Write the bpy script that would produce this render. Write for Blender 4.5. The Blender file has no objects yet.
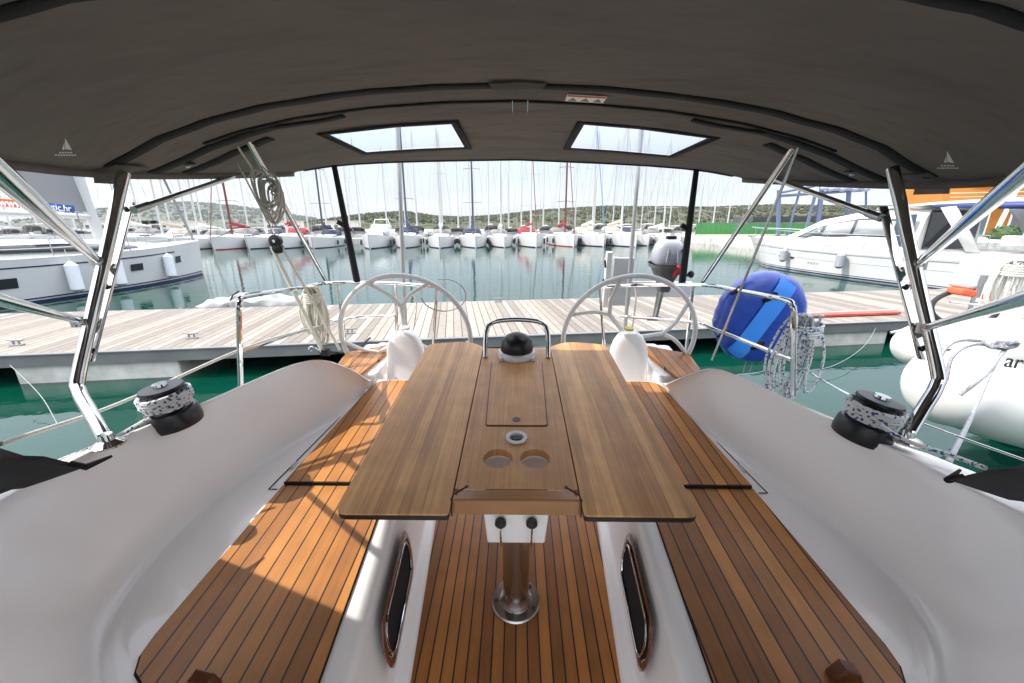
import bpy, bmesh, math, random
from mathutils import Vector, Matrix, Euler
random.seed(7)
R = math.radians
scene = bpy.context.scene
COL = scene.collection
# ------------------------------------------------------------ frames
F = 400.0
P = math.atan((341.5-224)/F); YAW = R(0.72); T = R(5.0); CH = 2.7; SH = 1.6
BOAT = Matrix.Translation((0,0,CH)) @ Matrix.Rotation(T,4,'X') @ Matrix.Translation((0,0,-SH))
WORLD = Matrix.Identity(4)
MAR = Matrix.Rotation(R(8.9),4,'Z')
def ray(px,py):
    a=(px-512)/F; b=(341.5-py)/F
    y=math.cos(P)+b*math.sin(P); z=-math.sin(P)+b*math.cos(P)
    c,s=math.cos(YAW),math.sin(YAW)
    return (a*c-y*s, a*s+y*c, z)
def solve(r,h,X,Y,Z):
    t = X/r[0] if X is not None else Y/r[1] if Y is not None else (Z-h)/r[2]
    return Vector((r[0]*t, r[1]*t, h+r[2]*t))
def PW(px,py,X=None,Y=None,Z=None): return solve(ray(px,py),CH,X,Y,Z)
def PB(px,py,X=None,Y=None,Z=None):
    x,y,z=ray(px,py); c,s=math.cos(T),math.sin(T)
    return solve((x,y*c+z*s,-y*s+z*c),SH,X,Y,Z)
# ------------------------------------------------------------ materials
MATS={}
def mat(name, col, rough=0.5, metal=0.0, coat=0.0, bump=0.0, bscale=40.0, var=0.0, vscale=3.0, emit=None, alpha=None, trans=0.0, ior=1.45):
    if name in MATS: return MATS[name]
    m=bpy.data.materials.new(name); m.use_nodes=True; nt=m.node_tree; b=nt.nodes['Principled BSDF']
    b.inputs['Base Color'].default_value=(*col,1); b.inputs['Roughness'].default_value=rough
    b.inputs['Metallic'].default_value=metal; b.inputs['Coat Weight'].default_value=coat
    b.inputs['Coat Roughness'].default_value=0.06; b.inputs['IOR'].default_value=ior
    b.inputs['Transmission Weight'].default_value=trans
    tc=nt.nodes.new('ShaderNodeTexCoord')
    if var>0:
        n=nt.nodes.new('ShaderNodeTexNoise'); n.inputs['Scale'].default_value=vscale; n.inputs['Detail'].default_value=5
        nt.links.new(tc.outputs['Object'],n.inputs['Vector'])
        r=nt.nodes.new('ShaderNodeMapRange'); r.inputs[1].default_value=.3; r.inputs[2].default_value=.7
        r.inputs[3].default_value=1-var; r.inputs[4].default_value=1+var
        nt.links.new(n.outputs['Fac'],r.inputs[0])
        mx=nt.nodes.new('ShaderNodeVectorMath'); mx.operation='SCALE'; mx.inputs[0].default_value=col
        nt.links.new(r.outputs[0],mx.inputs['Scale']); nt.links.new(mx.outputs[0],b.inputs['Base Color'])
    if bump>0:
        n=nt.nodes.new('ShaderNodeTexNoise'); n.inputs['Scale'].default_value=bscale; n.inputs['Detail'].default_value=4
        nt.links.new(tc.outputs['Object'],n.inputs['Vector'])
        bp=nt.nodes.new('ShaderNodeBump'); bp.inputs['Strength'].default_value=bump; bp.inputs['Distance'].default_value=.01
        nt.links.new(n.outputs['Fac'],bp.inputs['Height']); nt.links.new(bp.outputs[0],b.inputs['Normal'])
    MATS[name]=m; return m
def teak(name, c1, c2, w, seam, off=0.0, grain=1.0, rough=.45, coat=0.0, axis='X', pv=.75, gs=1.0):
    """planks along Y (or along X when axis='Y'): width w, dark caulk between"""
    m=bpy.data.materials.new(name); m.use_nodes=True; nt=m.node_tree; N=nt.nodes.new; L=nt.links.new
    b=nt.nodes['Principled BSDF']; b.inputs['Roughness'].default_value=rough; b.inputs['Coat Weight'].default_value=coat
    b.inputs['Coat Roughness'].default_value=.15
    tc=N('ShaderNodeTexCoord'); sp=N('ShaderNodeSeparateXYZ'); L(tc.outputs['Object'],sp.inputs[0])
    A,B=(0,1) if axis=='X' else (1,0)
    d=N('ShaderNodeMath'); d.operation='MULTIPLY_ADD'; d.inputs[1].default_value=1/w; d.inputs[2].default_value=off+100
    L(sp.outputs[A],d.inputs[0])
    fl=N('ShaderNodeMath'); fl.operation='FLOOR'; L(d.outputs[0],fl.inputs[0])
    fr=N('ShaderNodeMath'); fr.operation='FRACT'; L(d.outputs[0],fr.inputs[0])
    wn=N('ShaderNodeTexWhiteNoise'); wn.noise_dimensions='1D'; L(fl.outputs[0],wn.inputs['W'])
    # grain
    mp=N('ShaderNodeCombineXYZ')
    s1=N('ShaderNodeMath'); s1.operation='MULTIPLY'; s1.inputs[1].default_value=55*gs; L(sp.outputs[A],s1.inputs[0])
    s2=N('ShaderNodeMath'); s2.operation='MULTIPLY'; s2.inputs[1].default_value=2.4 if gs>1 else 3.0; L(sp.outputs[B],s2.inputs[0])
    s3=N('ShaderNodeMath'); s3.operation='MULTIPLY'; s3.inputs[1].default_value=37.; L(fl.outputs[0],s3.inputs[0])
    L(s1.outputs[0],mp.inputs[0]); L(s2.outputs[0],mp.inputs[1]); L(s3.outputs[0],mp.inputs[2])
    n=N('ShaderNodeTexNoise'); n.inputs['Scale'].default_value=1.0; n.inputs['Detail'].default_value=6; n.inputs['Roughness'].default_value=.65
    n.inputs['Distortion'].default_value=.6
    L(mp.outputs[0],n.inputs['Vector'])
    ad=N('ShaderNodeMath'); ad.operation='MULTIPLY_ADD'; ad.inputs[1].default_value=.55*grain; n.inputs['Detail'].default_value=6; L(n.outputs['Fac'],ad.inputs[0])
    w2=N('ShaderNodeMath'); w2.operation='MULTIPLY_ADD'; w2.inputs[1].default_value=pv; w2.inputs[2].default_value=.255-pv/2; L(wn.outputs['Value'],w2.inputs[0])
    w3=N('ShaderNodeMath'); w3.operation='ADD'; w3.inputs[1].default_value=-.5*.55*(grain-1); L(w2.outputs[0],w3.inputs[0]); L(w3.outputs[0],ad.inputs[2])
    cr=N('ShaderNodeValToRGB'); cr.color_ramp.elements[0].position=.1; cr.color_ramp.elements[1].position=.95
    cr.color_ramp.elements[0].color=(*c1,1); cr.color_ramp.elements[1].color=(*c2,1); L(ad.outputs[0],cr.inputs[0])
    out=cr.outputs[0]
    n2=N('ShaderNodeTexNoise'); n2.inputs['Scale'].default_value=9; n2.inputs['Detail'].default_value=5; L(tc.outputs['Object'],n2.inputs['Vector'])
    mr=N('ShaderNodeMapRange'); mr.inputs[1].default_value=.3; mr.inputs[2].default_value=.7; mr.inputs[3].default_value=.86; mr.inputs[4].default_value=1.1
    L(n2.outputs['Fac'],mr.inputs[0])
    sc=N('ShaderNodeVectorMath'); sc.operation='SCALE'; L(out,sc.inputs[0]); L(mr.outputs[0],sc.inputs['Scale'])
    if seam>0:
        c=N('ShaderNodeMath'); c.operation='LESS_THAN'; c.inputs[1].default_value=seam/w; L(fr.outputs[0],c.inputs[0])
        mx=N('ShaderNodeMix'); mx.data_type='RGBA'; L(c.outputs[0],mx.inputs[0]); L(sc.outputs[0],mx.inputs[6])
        mx.inputs[7].default_value=(.012,.011,.01,1); L(mx.outputs[2],b.inputs['Base Color'])
    else: L(sc.outputs[0],b.inputs['Base Color'])
    bp=N('ShaderNodeBump'); bp.inputs['Strength'].default_value=.12; bp.inputs['Distance'].default_value=.004
    L(n.outputs['Fac'],bp.inputs['Height']); L(bp.outputs[0],b.inputs['Normal'])
    MATS[name]=m; return m
GEL=mat('white_gelcoat',(.95,.905,.865),.26,coat=.35,bump=.02,bscale=3,var=.03,vscale=1.5)
GEL2=mat('white_paint',(.66,.655,.64),.3,coat=.2,var=.03,vscale=2)
NONSKID=mat('grey_white_nonskid',(.62,.61,.6),.6,bump=.2,bscale=250)
STEEL=mat('polished_steel',(.62,.61,.6),.09,metal=1.0,var=.05,vscale=9)
STEEL2=mat('brushed_steel',(.5,.48,.46),.25,metal=1.0,bump=.03,bscale=120)
BLACK=mat('black_plastic',(.012,.012,.013),.35)
BLACKM=mat('black_webbing',(.01,.01,.011),.85,bump=.3,bscale=300)
RUB=mat('dark_rubber',(.03,.03,.032),.6)
GLASS=mat('dark_glass',(.01,.012,.014),.05,coat=.5)
GLASS2=mat('grey_glass',(.10,.13,.14),.06,coat=.6)
TEAKD=teak('cockpit_teak',(.21,.073,.016),(.52,.205,.045),.0437,.0056,off=.06)
TEAKS=teak('seat_teak',(.22,.078,.016),(.60,.25,.055),.052,.0052,off=.35)
TEAKT=teak('table_teak',(.26,.10,.03),(.88,.48,.18),.036,0,off=.5,grain=1.5,rough=.5,coat=.0,pv=.38,gs=1.5)
TEAKC=teak('table_centre_teak',(.28,.11,.032),(.84,.45,.165),.13,0,off=.5,grain=1.4,rough=.5,coat=.0,pv=.2,gs=1.5)
EDGE=teak('table_edge_teak',(.30,.125,.032),(.55,.26,.075),.4,0,grain=1.3,rough=.35,coat=.3,axis='Y')
VARN_MIRR_TEAK=mat('varnished_and_mirrored_teak',(.16,.05,.018),.25,coat=.5,var=.2,vscale=20)  # wood of the chocks; also paints the teak reflection on the portlight frames
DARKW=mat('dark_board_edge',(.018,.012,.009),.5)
ROPEW=mat('white_rope',(.62,.60,.54),.9,bump=.6,bscale=220)
def rope_fleck(name,base,fleck,scale=55):
    m=bpy.data.materials.new(name); m.use_nodes=True; nt=m.node_tree; N=nt.nodes.new; L=nt.links.new
    b=nt.nodes['Principled BSDF']; b.inputs['Roughness'].default_value=.85
    tc=N('ShaderNodeTexCoord'); v=N('ShaderNodeTexVoronoi'); v.inputs['Scale'].default_value=scale; L(tc.outputs['Object'],v.inputs['Vector'])
    sx=N('ShaderNodeSeparateColor'); L(v.outputs['Color'],sx.inputs[0])
    c=N('ShaderNodeMath'); c.operation='LESS_THAN'; c.inputs[1].default_value=.22; L(sx.outputs[0],c.inputs[0])
    mx=N('ShaderNodeMix'); mx.data_type='RGBA'; mx.inputs[6].default_value=(*base,1); mx.inputs[7].default_value=(*fleck,1)
    L(c.outputs[0],mx.inputs[0]); L(mx.outputs[2],b.inputs['Base Color'])
    n=N('ShaderNodeTexNoise'); n.inputs['Scale'].default_value=260; L(tc.outputs['Object'],n.inputs['Vector'])
    bp=N('ShaderNodeBump'); bp.inputs['Strength'].default_value=.5; bp.inputs['Distance'].default_value=.003; L(n.outputs['Fac'],bp.inputs['Height']); L(bp.outputs[0],b.inputs['Normal'])
    MATS[name]=m; return m
ROPEF=rope_fleck('flecked_rope',(.66,.66,.64),(.05,.09,.22),130)
ROPEG=rope_fleck('grey_flecked_rope',(.30,.30,.31),(.16,.16,.18),170)
# canopy cloth: dark taupe weave, lets a little light through
def cloth(name,col,tcol,tw):
    m=mat(name,col,.85,bump=.25,bscale=420,var=.12,vscale=1.7); nt=m.node_tree; N=nt.nodes.new; L=nt.links.new
    b=nt.nodes['Principled BSDF']; tr=N('ShaderNodeBsdfTranslucent'); tr.inputs[0].default_value=(*tcol,1)
    mx=N('ShaderNodeMixShader'); mx.inputs[0].default_value=tw; L(b.outputs[0],mx.inputs[1]); L(tr.outputs[0],mx.inputs[2])
    n=N('ShaderNodeTexNoise'); n.inputs['Scale'].default_value=2.2; n.inputs['Detail'].default_value=3; tc=N('ShaderNodeTexCoord')
    mp=N('ShaderNodeMapping'); mp.inputs['Scale'].default_value=(1,2.4,1); mp.inputs['Rotation'].default_value=(0,0,.5)
    L(tc.outputs['Object'],mp.inputs[0]); L(mp.outputs[0],n.inputs['Vector'])
    bp=N('ShaderNodeBump'); bp.inputs['Strength'].default_value=.8; bp.inputs['Distance'].default_value=.10; L(n.outputs['Fac'],bp.inputs['Height'])
    ob=[x for x in nt.nodes if x.type=='BUMP' and x!=bp][0]; L(bp.outputs[0],ob.inputs['Normal'])
    L(mx.outputs[0],nt.nodes['Material Output'].inputs[0]); return m
CLOTH=cloth('dark_taupe_canvas',(.15,.133,.12),(.36,.31,.27),.15)
CLOTHD=mat('charcoal_canvas',(.045,.043,.042),.85,bump=.3,bscale=300,var=.1)
CLEAR=bpy.data.materials.new('clear_vinyl'); CLEAR.use_nodes=True; _n=CLEAR.node_tree
_t=_n.nodes.new('ShaderNodeBsdfTransparent'); _t.inputs[0].default_value=(.86,.89,.92,1); _g=_n.nodes.new('ShaderNodeBsdfGlossy'); _g.inputs['Roughness'].default_value=.25; _m=_n.nodes.new('ShaderNodeMixShader'); _m.inputs[0].default_value=.08
_n.links.new(_t.outputs[0],_m.inputs[1]); _n.links.new(_g.outputs[0],_m.inputs[2]); _n.links.new(_m.outputs[0],_n.nodes['Material Output'].inputs[0])
# ------------------------------------------------------------ mesh builder
class MB:
    def __init__(s): s.v=[]; s.f=[]; s.mi=[]; s.mats=[]; s.cur=0
    def use(s,m):
        if m not in s.mats: s.mats.append(m)
        s.cur=s.mats.index(m); return s
    def add(s,vs,fs):
        o=len(s.v); s.v+= [tuple(v) for v in vs]
        for f in fs: s.f.append([i+o for i in f]); s.mi.append(s.cur)
        return s
    def box(s,c,d,rz=0,rx=0,ry=0):
        M=Matrix.Translation(c)@Euler((rx,ry,rz)).to_matrix().to_4x4()
        a=[M@Vector((x*d[0]/2,y*d[1]/2,z*d[2]/2)) for x in(-1,1) for y in(-1,1) for z in(-1,1)]
        return s.add(a,[(0,1,3,2),(4,6,7,5),(0,4,5,1),(2,3,7,6),(0,2,6,4),(1,5,7,3)])
    def prism(s,poly,z0,z1):
        n=len(poly); a=[(p[0],p[1],z0) for p in poly]+[(p[0],p[1],z1) for p in poly]
        ar=sum(poly[i][0]*poly[(i+1)%n][1]-poly[(i+1)%n][0]*poly[i][1] for i in range(n))
        top=list(range(n,2*n)); bot=list(range(n))[::-1]; sd=[(i,(i+1)%n,(i+1)%n+n,i+n) for i in range(n)]
        fs=[top,bot]+sd
        if ar<0: fs=[f[::-1] for f in fs]
        return s.add(a,fs)
    def extrude(s,pts,vec):
        n=len(pts); v=Vector(vec); a=[Vector(p) for p in pts]+[Vector(p)+v for p in pts]
        return s.add(a,[list(range(n))[::-1],list(range(n,2*n))]+[(i,(i+1)%n,(i+1)%n+n,i+n) for i in range(n)])
    def tube(s,pts,r,n=10,closed=False,caps=True):
        pts=[Vector(p) for p in pts]; k=len(pts)
        rr=r if isinstance(r,(list,tuple)) else [r]*k
        vs=[];fs=[]; prev=None
        for i,p in enumerate(pts):
            if closed: t=pts[(i+1)%k]-pts[i-1]
            else: t=pts[min(i+1,k-1)]-pts[max(i-1,0)]
            if t.length<1e-9: t=Vector((0,0,1))
            t.normalize()
            if prev is None:
                u=t.orthogonal().normalized()
            else:
                u=prev-t*prev.dot(t)
                u=u.normalized() if u.length>1e-6 else t.orthogonal().normalized()
            prev=u; w=t.cross(u)
            for j in range(n):
                a=2*math.pi*j/n; vs.append(p+(u*math.cos(a)+w*math.sin(a))*rr[i])
        m=k if closed else k-1
        for i in range(m):
            for j in range(n):
                fs.append((i*n+j,i*n+(j+1)%n,((i+1)%k)*n+(j+1)%n,((i+1)%k)*n+j))
        if caps and not closed: fs+= [list(range(n))[::-1],[(k-1)*n+j for j in range(n)]]
        return s.add(vs,fs)
    def lathe(s,prof,c=(0,0,0),n=28,M=None):
        vs=[];fs=[]; c=Vector(c); k=len(prof)
        for (r,z) in prof:
            for j in range(n):
                a=2*math.pi*j/n; v=Vector((r*math.cos(a),r*math.sin(a),z))
                if M is not None: v=M@v
                vs.append(v+c)
        for i in range(k-1):
            for j in range(n): fs.append((i*n+j,i*n+(j+1)%n,(i+1)*n+(j+1)%n,(i+1)*n+j))
        fs+=[list(range(n))[::-1],[(k-1)*n+j for j in range(n)]]
        return s.add(vs,fs)
    def grid(s,rows,flip=False):
        k=len(rows[0]); vs=[p for r in rows for p in r]; fs=[]
        for i in range(len(rows)-1):
            for j in range(k-1):
                f=(i*k+j,i*k+j+1,(i+1)*k+j+1,(i+1)*k+j); fs.append(f[::-1] if flip else f)
        return s.add(vs,fs)
    def ell(s,c,d,n=12,M=None):
        prof=[(math.sin(math.pi*i/n)+1e-4,-math.cos(math.pi*i/n)) for i in range(n+1)]
        S=Matrix.Diagonal(Vector(d)/1.0)
        if M is not None: S=M@S
        return s.lathe(prof,c,2*n,S)
    def build(s,name,m,parent=None,base=None,smooth=35,bevel=0,solid=0,frame=None,sub=0,weld=False):
        me=bpy.data.meshes.new(name); b=Vector(base) if base is not None else Vector(parent['_b'] if parent is not None and '_b' in parent else (0,0,0))
        me.from_pydata([(Vector(v)-b) for v in s.v],[],s.f)
        if s.mats:
            for q in s.mats: me.materials.append(q)
            me.polygons.foreach_set('material_index',s.mi)
        else: me.materials.append(m)
        me.validate(); me.update()
        if weld:
            bm=bmesh.new(); bm.from_mesh(me); bmesh.ops.remove_doubles(bm,verts=bm.verts,dist=1e-4); bm.to_mesh(me); bm.free()
        o=bpy.data.objects.new(name,me); COL.objects.link(o)
        if smooth:
            me.polygons.foreach_set('use_smooth',[True]*len(me.polygons))
            if not bevel: me.set_sharp_from_angle(angle=R(smooth))
        if parent is not None:
            o.parent=parent
            if '_b' in parent: o['_b']=parent['_b']
        elif frame is not None: o.matrix_world=frame@Matrix.Translation(b)
        if solid:
            q=o.modifiers.new('Solid','SOLIDIFY'); q.thickness=abs(solid); q.offset=-1 if solid<0 else 1
        if bevel:
            q=o.modifiers.new('Bevel','BEVEL'); q.width=bevel; q.segments=3; q.limit_method='ANGLE'; q.angle_limit=R(40)
            q.harden_normals=False
            try: me.set_sharp_from_angle(angle=R(60))
            except Exception: pass
        if sub:
            q=o.modifiers.new('Sub','SUBSURF'); q.levels=sub; q.render_levels=sub
        return o
def thing(name,label,cat,base=(0,0,0),frame=WORLD,group=None):
    o=bpy.data.objects.new(name,None); COL.objects.link(o); o.empty_display_size=.1
    o.matrix_world=frame@Matrix.Translation(base); o['label']=label; o['category']=cat
    o['_b']=tuple(base)
    if group: o['group']=group
    return o
def tag(o,label,cat,group=None,kind=None):
    o['label']=label; o['category']=cat
    if group: o['group']=group
    if kind: o['kind']=kind
    return o
def struct(o): o['kind']='structure'; return o
def smoothpath(pts,n=8,closed=False):
    pts=[Vector(p) for p in pts]; k=len(pts); out=[]
    seg=k if closed else k-1
    for i in range(seg):
        p1=pts[i]; p2=pts[(i+1)%k]
        p0=pts[i-1] if (closed or i>0) else p1*2-p2
        p3=pts[(i+2)%k] if (closed or i+2<k) else p2*2-p1
        for j in range(n):
            t=j/n
            out.append(.5*((2*p1)+(p2-p0)*t+(2*p0-5*p1+4*p2-p3)*t*t+(3*p1-p0-3*p2+p3)*t**3))
    if not closed: out.append(pts[-1])
    return out
def rrect(x0,x1,y0,y1,r,n=5):
    o=[]
    for cx,cy,a0 in ((x1-r,y1-r,0),(x0+r,y1-r,90),(x0+r,y0+r,180),(x1-r,y0+r,270)):
        for i in range(n+1):
            a=R(a0+90*i/n); o.append((cx+r*math.cos(a),cy+r*math.sin(a)))
    return o
def lerp(a,b,t): return a+(b-a)*t
def interp(tab,x):
    for (a,b),(c,d) in zip(tab[:-1],tab[1:]):
        if x<=c: return b+(d-b)*max(0,(x-a))/(c-a)
    return tab[-1][1]
def mir(pts): return [(-p[0],p[1],*p[2:]) for p in pts]
def roundpoly(poly,r,n=4):
    out=[]; k=len(poly)
    for i in range(k):
        a=Vector(poly[i-1][:2]); b=Vector(poly[i][:2]); c=Vector(poly[(i+1)%k][:2])
        rr=r[i] if isinstance(r,(list,tuple)) else r
        if rr<=0: out.append(tuple(b)); continue
        p=b+(a-b).normalized()*rr; q=b+(c-b).normalized()*rr
        for j in range(n+1):
            t=j/n; out.append(tuple((1-t)**2*p+2*t*(1-t)*b+t*t*q))
    return out
# ============================================================ OUR YACHT (boat frame: z=0 is the cockpit sole)
yacht=thing('sailing_yacht','white sailing yacht whose open cockpit with teak seats and sole fills the foreground','sailing yacht',(0,1.2,-1.1),BOAT)
# sole
m=MB(); m.prism([(-.36,.3),(.36,.3),(.455,1.7),(.50,2.3),(.88,2.32),(.88,3.15),(-.88,3.15),(-.88,2.32),(-.50,2.3),(-.455,1.7)],-.04,0)
m.build('cockpit_sole',TEAKD,yacht,base=(0,1.2,-1.1))
# bench moulding on each side
for s in (-1,1):
    m=MB()
    rows=[]
    ys=[.30,.6,.85,1.1,1.4,1.7,2.0,2.2,2.30]
    for y in ys:
        k=.375+.06*(y-.6)/.9
        xo=interp([(0,1.3),(1.45,1.3),(1.7,1.14),(1.9,1.0),(2.05,.93),(2.3,.90)],y); prof=[(k-.030,0.004),(k-.026,.03),(k-.018,.037),(k+.006,.040),(k+.018,.055),(k+.045,.395),(k+.055,.42),(k+.08,.432),(xo,.432)]
        rows.append([(s*x,y,z) for x,z in prof])
    m.grid(rows,flip=(s<0))
    # aft end face of the bench
    last=rows[-1]; m.add(last+[(s*.90,2.3,-.02),(last[0][0],2.3,-.02)],[list(range(len(last)+2))[::(-1 if s>0 else 1)]])
    m.build('bench',GEL,yacht,smooth=50)
    # teak laid on the bench: forward panel and slightly raised aft lid
    def pn(name,poly,z,th,rr,mt,b=.006):
        big=roundpoly(poly,rr)
        c=Vector((sum(p[0] for p in poly)/len(poly),sum(p[1] for p in poly)/len(poly)))
        out=[]
        for p in big:
            d=Vector(p)-c; out.append(tuple(c+d*(1+.006/max(d.length,.01)*1.0)))
        q=MB(); q.prism(out,z-.002,z+th-.003); q.build('caulk_border',BLACKM,yacht)
        q=MB(); q.prism(big,z+.0,z+th); return q.build(name,mt,yacht,smooth=30)
    pn('seat_panel',[(s*.495,.60),(s*1.005,.60),(s*.968,1.315),(s*.53,1.315)],.433,.008,[.02,.13,0,0],TEAKS)
    pn('seat_lid',[(s*.53,1.325),(s*.962,1.325),(s*.885,2.25),(s*.56,2.25)],.433,.022,[0,0,.09,.04],TEAKS)
    # outline groove of the locker lid beside the teak
    g=[(s*.985,1.30,.4345),(s*1.02,1.30,.4345),(s*.94,1.95,.4345)]
    MB().tube(g,.0025,5).build('lid_groove',RUB,yacht)
    MB().box((s*.992,1.45,.4365),(.012,.05,.005)).build('lid_hinge',STEEL,yacht)
    MB().box((s*.95,2.12,.4365),(.012,.05,.005)).build('lid_hinge',STEEL,yacht)
    # coaming: ribbon from seat up the backrest, over the lip, to the deck edge
    if s<0:
        F_=[(.42,.50),(.75,.505),(.93,.53),(1.06,.60),(1.16,.72),(1.215,.90),(1.225,1.12),(1.18,1.35),(1.12,1.55),(1.05,1.70),(.98,1.84),(.935,1.98),(.915,2.13),(.90,2.28)]
        T_=[(.42,.335,.87),(.75,.345,.875),(.98,.385,.875),(1.17,.455,.862),(1.285,.58,.85),(1.34,.77,.835),(1.34,1.0,.825),(1.31,1.22,.80),(1.25,1.44,.78),(1.17,1.63,.78),(1.08,1.79,.78),(.99,1.87,.765),(.90,1.96,.67),(.885,2.15,.50)]
        O_=[(.42,-.6,.93),(.75,-.6,.93),(1.2,-.6,.93),(1.42,-.2,.90),(1.46,.2,.86),(1.455,.6,.835),(1.43,.93,.81),(1.395,1.2,.775),(1.30,1.46,.72),(1.215,1.66,.70),(1.11,1.83,.69),(1.0,1.94,.66),(.945,2.06,.59),(.93,2.22,.47)]
    else:
        F_=[(.42,.50),(.75,.505),(.93,.53),(1.06,.60),(1.16,.72),(1.20,.90),(1.17,1.10),(1.11,1.30),(1.045,1.48),(.985,1.66),(.94,1.82),(.915,1.95),(.905,2.10),(.895,2.28)]
        T_=[(.42,.335,.87),(.75,.345,.875),(.98,.385,.875),(1.17,.455,.862),(1.29,.58,.84),(1.335,.76,.80),(1.30,.96,.785),(1.235,1.14,.78),(1.165,1.32,.78),(1.095,1.50,.78),(1.02,1.67,.78),(.955,1.79,.765),(.895,1.91,.67),(.88,2.12,.50)]
        O_=[(.42,-.6,.93),(.75,-.6,.93),(1.2,-.6,.93),(1.42,-.2,.90),(1.46,.2,.86),(1.455,.6,.82),(1.42,.93,.785),(1.38,1.13,.76),(1.25,1.34,.72),(1.15,1.53,.70),(1.06,1.71,.69),(.985,1.84,.66),(.935,1.98,.59),(.92,2.18,.47)]
    K=6
    Fp=smoothpath([(a,b,.432) for a,b in F_],K); Tp=smoothpath(T_,K); Op=smoothpath(O_,K)
    rows=[]
    for f,t,o in zip(Fp,Tp,Op):
        d=Vector((f.x-t.x,f.y-t.y,0)); d2=d.normalized() if d.length>1e-4 else Vector((0,0,0)); h=t.z-f.z
        row=[f+d2*.075+Vector((0,0,.0014)),f+d2*.035+Vector((0,0,.004)),f+d2*.012+Vector((0,0,.014))]
        for u in (.12,.3,.5,.7,.86,.94):
            bulge=math.sin(math.pi*u)*.010
            row.append(f.lerp(t,u**1.25 if u<.5 else u)*1+Vector((0,0,0))-d2*(bulge*-1))
            row[-1].z=f.z+h*u
        row+= [t+Vector((0,0,-.010))+d2*.002,t+Vector((0,0,-.003))-d2*.002,t-d2*.012+Vector((0,0,.001)),t.lerp(o,.6),t.lerp(o,.95),o+Vector((0,0,-.02))]
        rows.append([(s*p.x,p.y,p.z) for p in row])
    m=MB(); m.grid(rows,flip=(s>0))
    m.build('coaming',GEL,yacht,smooth=70)
    # hull topsides below the deck edge
    sh=[(1.40,-2.6,.93),(1.50,-1.2,.93),(1.50,-.2,.88),(1.50,.6,.80),(1.49,.95,.76),(1.43,1.26,.735),(1.33,1.50,.715),(1.25,1.68,.70),(1.16,1.9,.62),(1.19,2.3,.44),(1.17,2.8,.42),(1.12,3.15,.30)]
    rows=[]
    if s>0: sh=[(x-(.09 if 1.2<y<2.0 else 0),y,z) for x,y,z in sh]
    for x,y,z in smoothpath(sh,3):
        rows.append([(s*(x-.07),y,z+.02),(s*x,y,z),(s*(x+.0),y,z*.5),(s*(x-.06),y,-.4),(s*(x-.22),y,-1.0),(s*(x-.6),y,-1.5)])
    m=MB(); m.grid(rows,flip=(s<0)); m.build('topsides',GEL2,yacht)
    # helm seat aft, teak top
    m=MB(); m.prism(roundpoly([(s*.905,2.32),(s*1.14,2.30),(s*1.16,2.85),(s*.93,2.85)],.04),-.0,.462); m.build('helm_seat_base',GEL,yacht,bevel=.01)
    m=MB(); m.prism(roundpoly([(s*1.0,2.24),(s*1.19,2.36),(s*1.22,2.62),(s*.93,2.80),(s*.93,2.62)],.02),.463,.486); m.build('helm_seat',TEAKS,yacht)
# foredeck piece around the companionway, just below the bottom of the view
m=MB(); m.box((0,.17,-.02),(.80,.5,.04)); m.build('companionway_step',GEL,yacht,bevel=.01)
# side deck strip aft and swim platform
m=MB(); m.box((0,3.3,-.16),(2.1,.5,.08)); m.build('bathing_platform',GEL,yacht,bevel=.02)
for s in (-1,1):
    MB().box((s*1.03,2.98,.12),(.28,.30,.5)).build('quarter_locker',GEL,yacht,bevel=.03)
# underwater body closes the shape
m=MB(); m.box((0,.4,-.9),(1.9,5.6,.9)); m.build('hull_bottom',GEL2,yacht,bevel=.2)
# portlights in the bench faces
for s in (-1,1):
    fx=s*.4135
    def stad(y0,y1,z0,z1,x,n=7):
        # slanted slim slot following the bench
        pts=[]
        cy0,cy1=y0,y1; zz=(z0+z1)/2; h=(z1-z0)/2
        for i in range(n+1):
            a=R(-90+180*i/n); pts.append((cy1-.05+.05*math.cos(a),zz+h*math.sin(a)))
        for i in range(n+1):
            a=R(90+180*i/n); pts.append((cy0+.05+.05*math.cos(a),zz+h*math.sin(a)))
        return [(x+s*(p[0]-.95)*.066+s*(p[1]-.25)*.06,p[0],p[1]) for p in pts]
    pl=thing('_','','')
    bpy.data.objects.remove(pl)
    o=stad(.78,1.19,.145,.375,fx-s*.004); i_=stad(.80,1.17,.172,.350,fx-s*.004); k=len(o)
    m=MB(); m.add(o+i_,[(a,(a+1)%k,(a+1)%k+k,a+k) for a in range(k)]); fr=m.build('portlight_frame',VARN_MIRR_TEAK,yacht,solid=.005)  # steel frame; the teak it reflects is painted on as its brown colour
    m=MB(); m.add(stad(.80,1.17,.172,.350,fx-s*.002),[list(range(k))]); m.build('portlight_pane',BLACKM,fr,base=(0,1.2,-1.1))
    q=stad(.81,1.16,.18,.342,fx-s*.008); m=MB(); m.tube(q,.0045,8,closed=True); m.build('portlight_rim',STEEL,fr,base=(0,1.2,-1.1))
# small varnished wedges standing at the seat fronts
for (px,py) in ((205,678),(838,668)):
    b=PB(px,py,Z=.45); m=MB()
    m.extrude([(b.x-.035,b.y-.03,.442),(b.x+.045,b.y-.03,.442),(b.x+.03,b.y-.03,.475),(b.x-.012,b.y-.03,.492)],(0,.03,0))
    o=m.build('seat_chock',VARN_MIRR_TEAK,None,base=(b.x,b.y,.442),frame=BOAT,bevel=.004)
    tag(o,'small dark varnished wooden chock on the '+('left' if px<500 else 'right')+' seat at the bottom edge','wooden chock','seat chocks')
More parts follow.
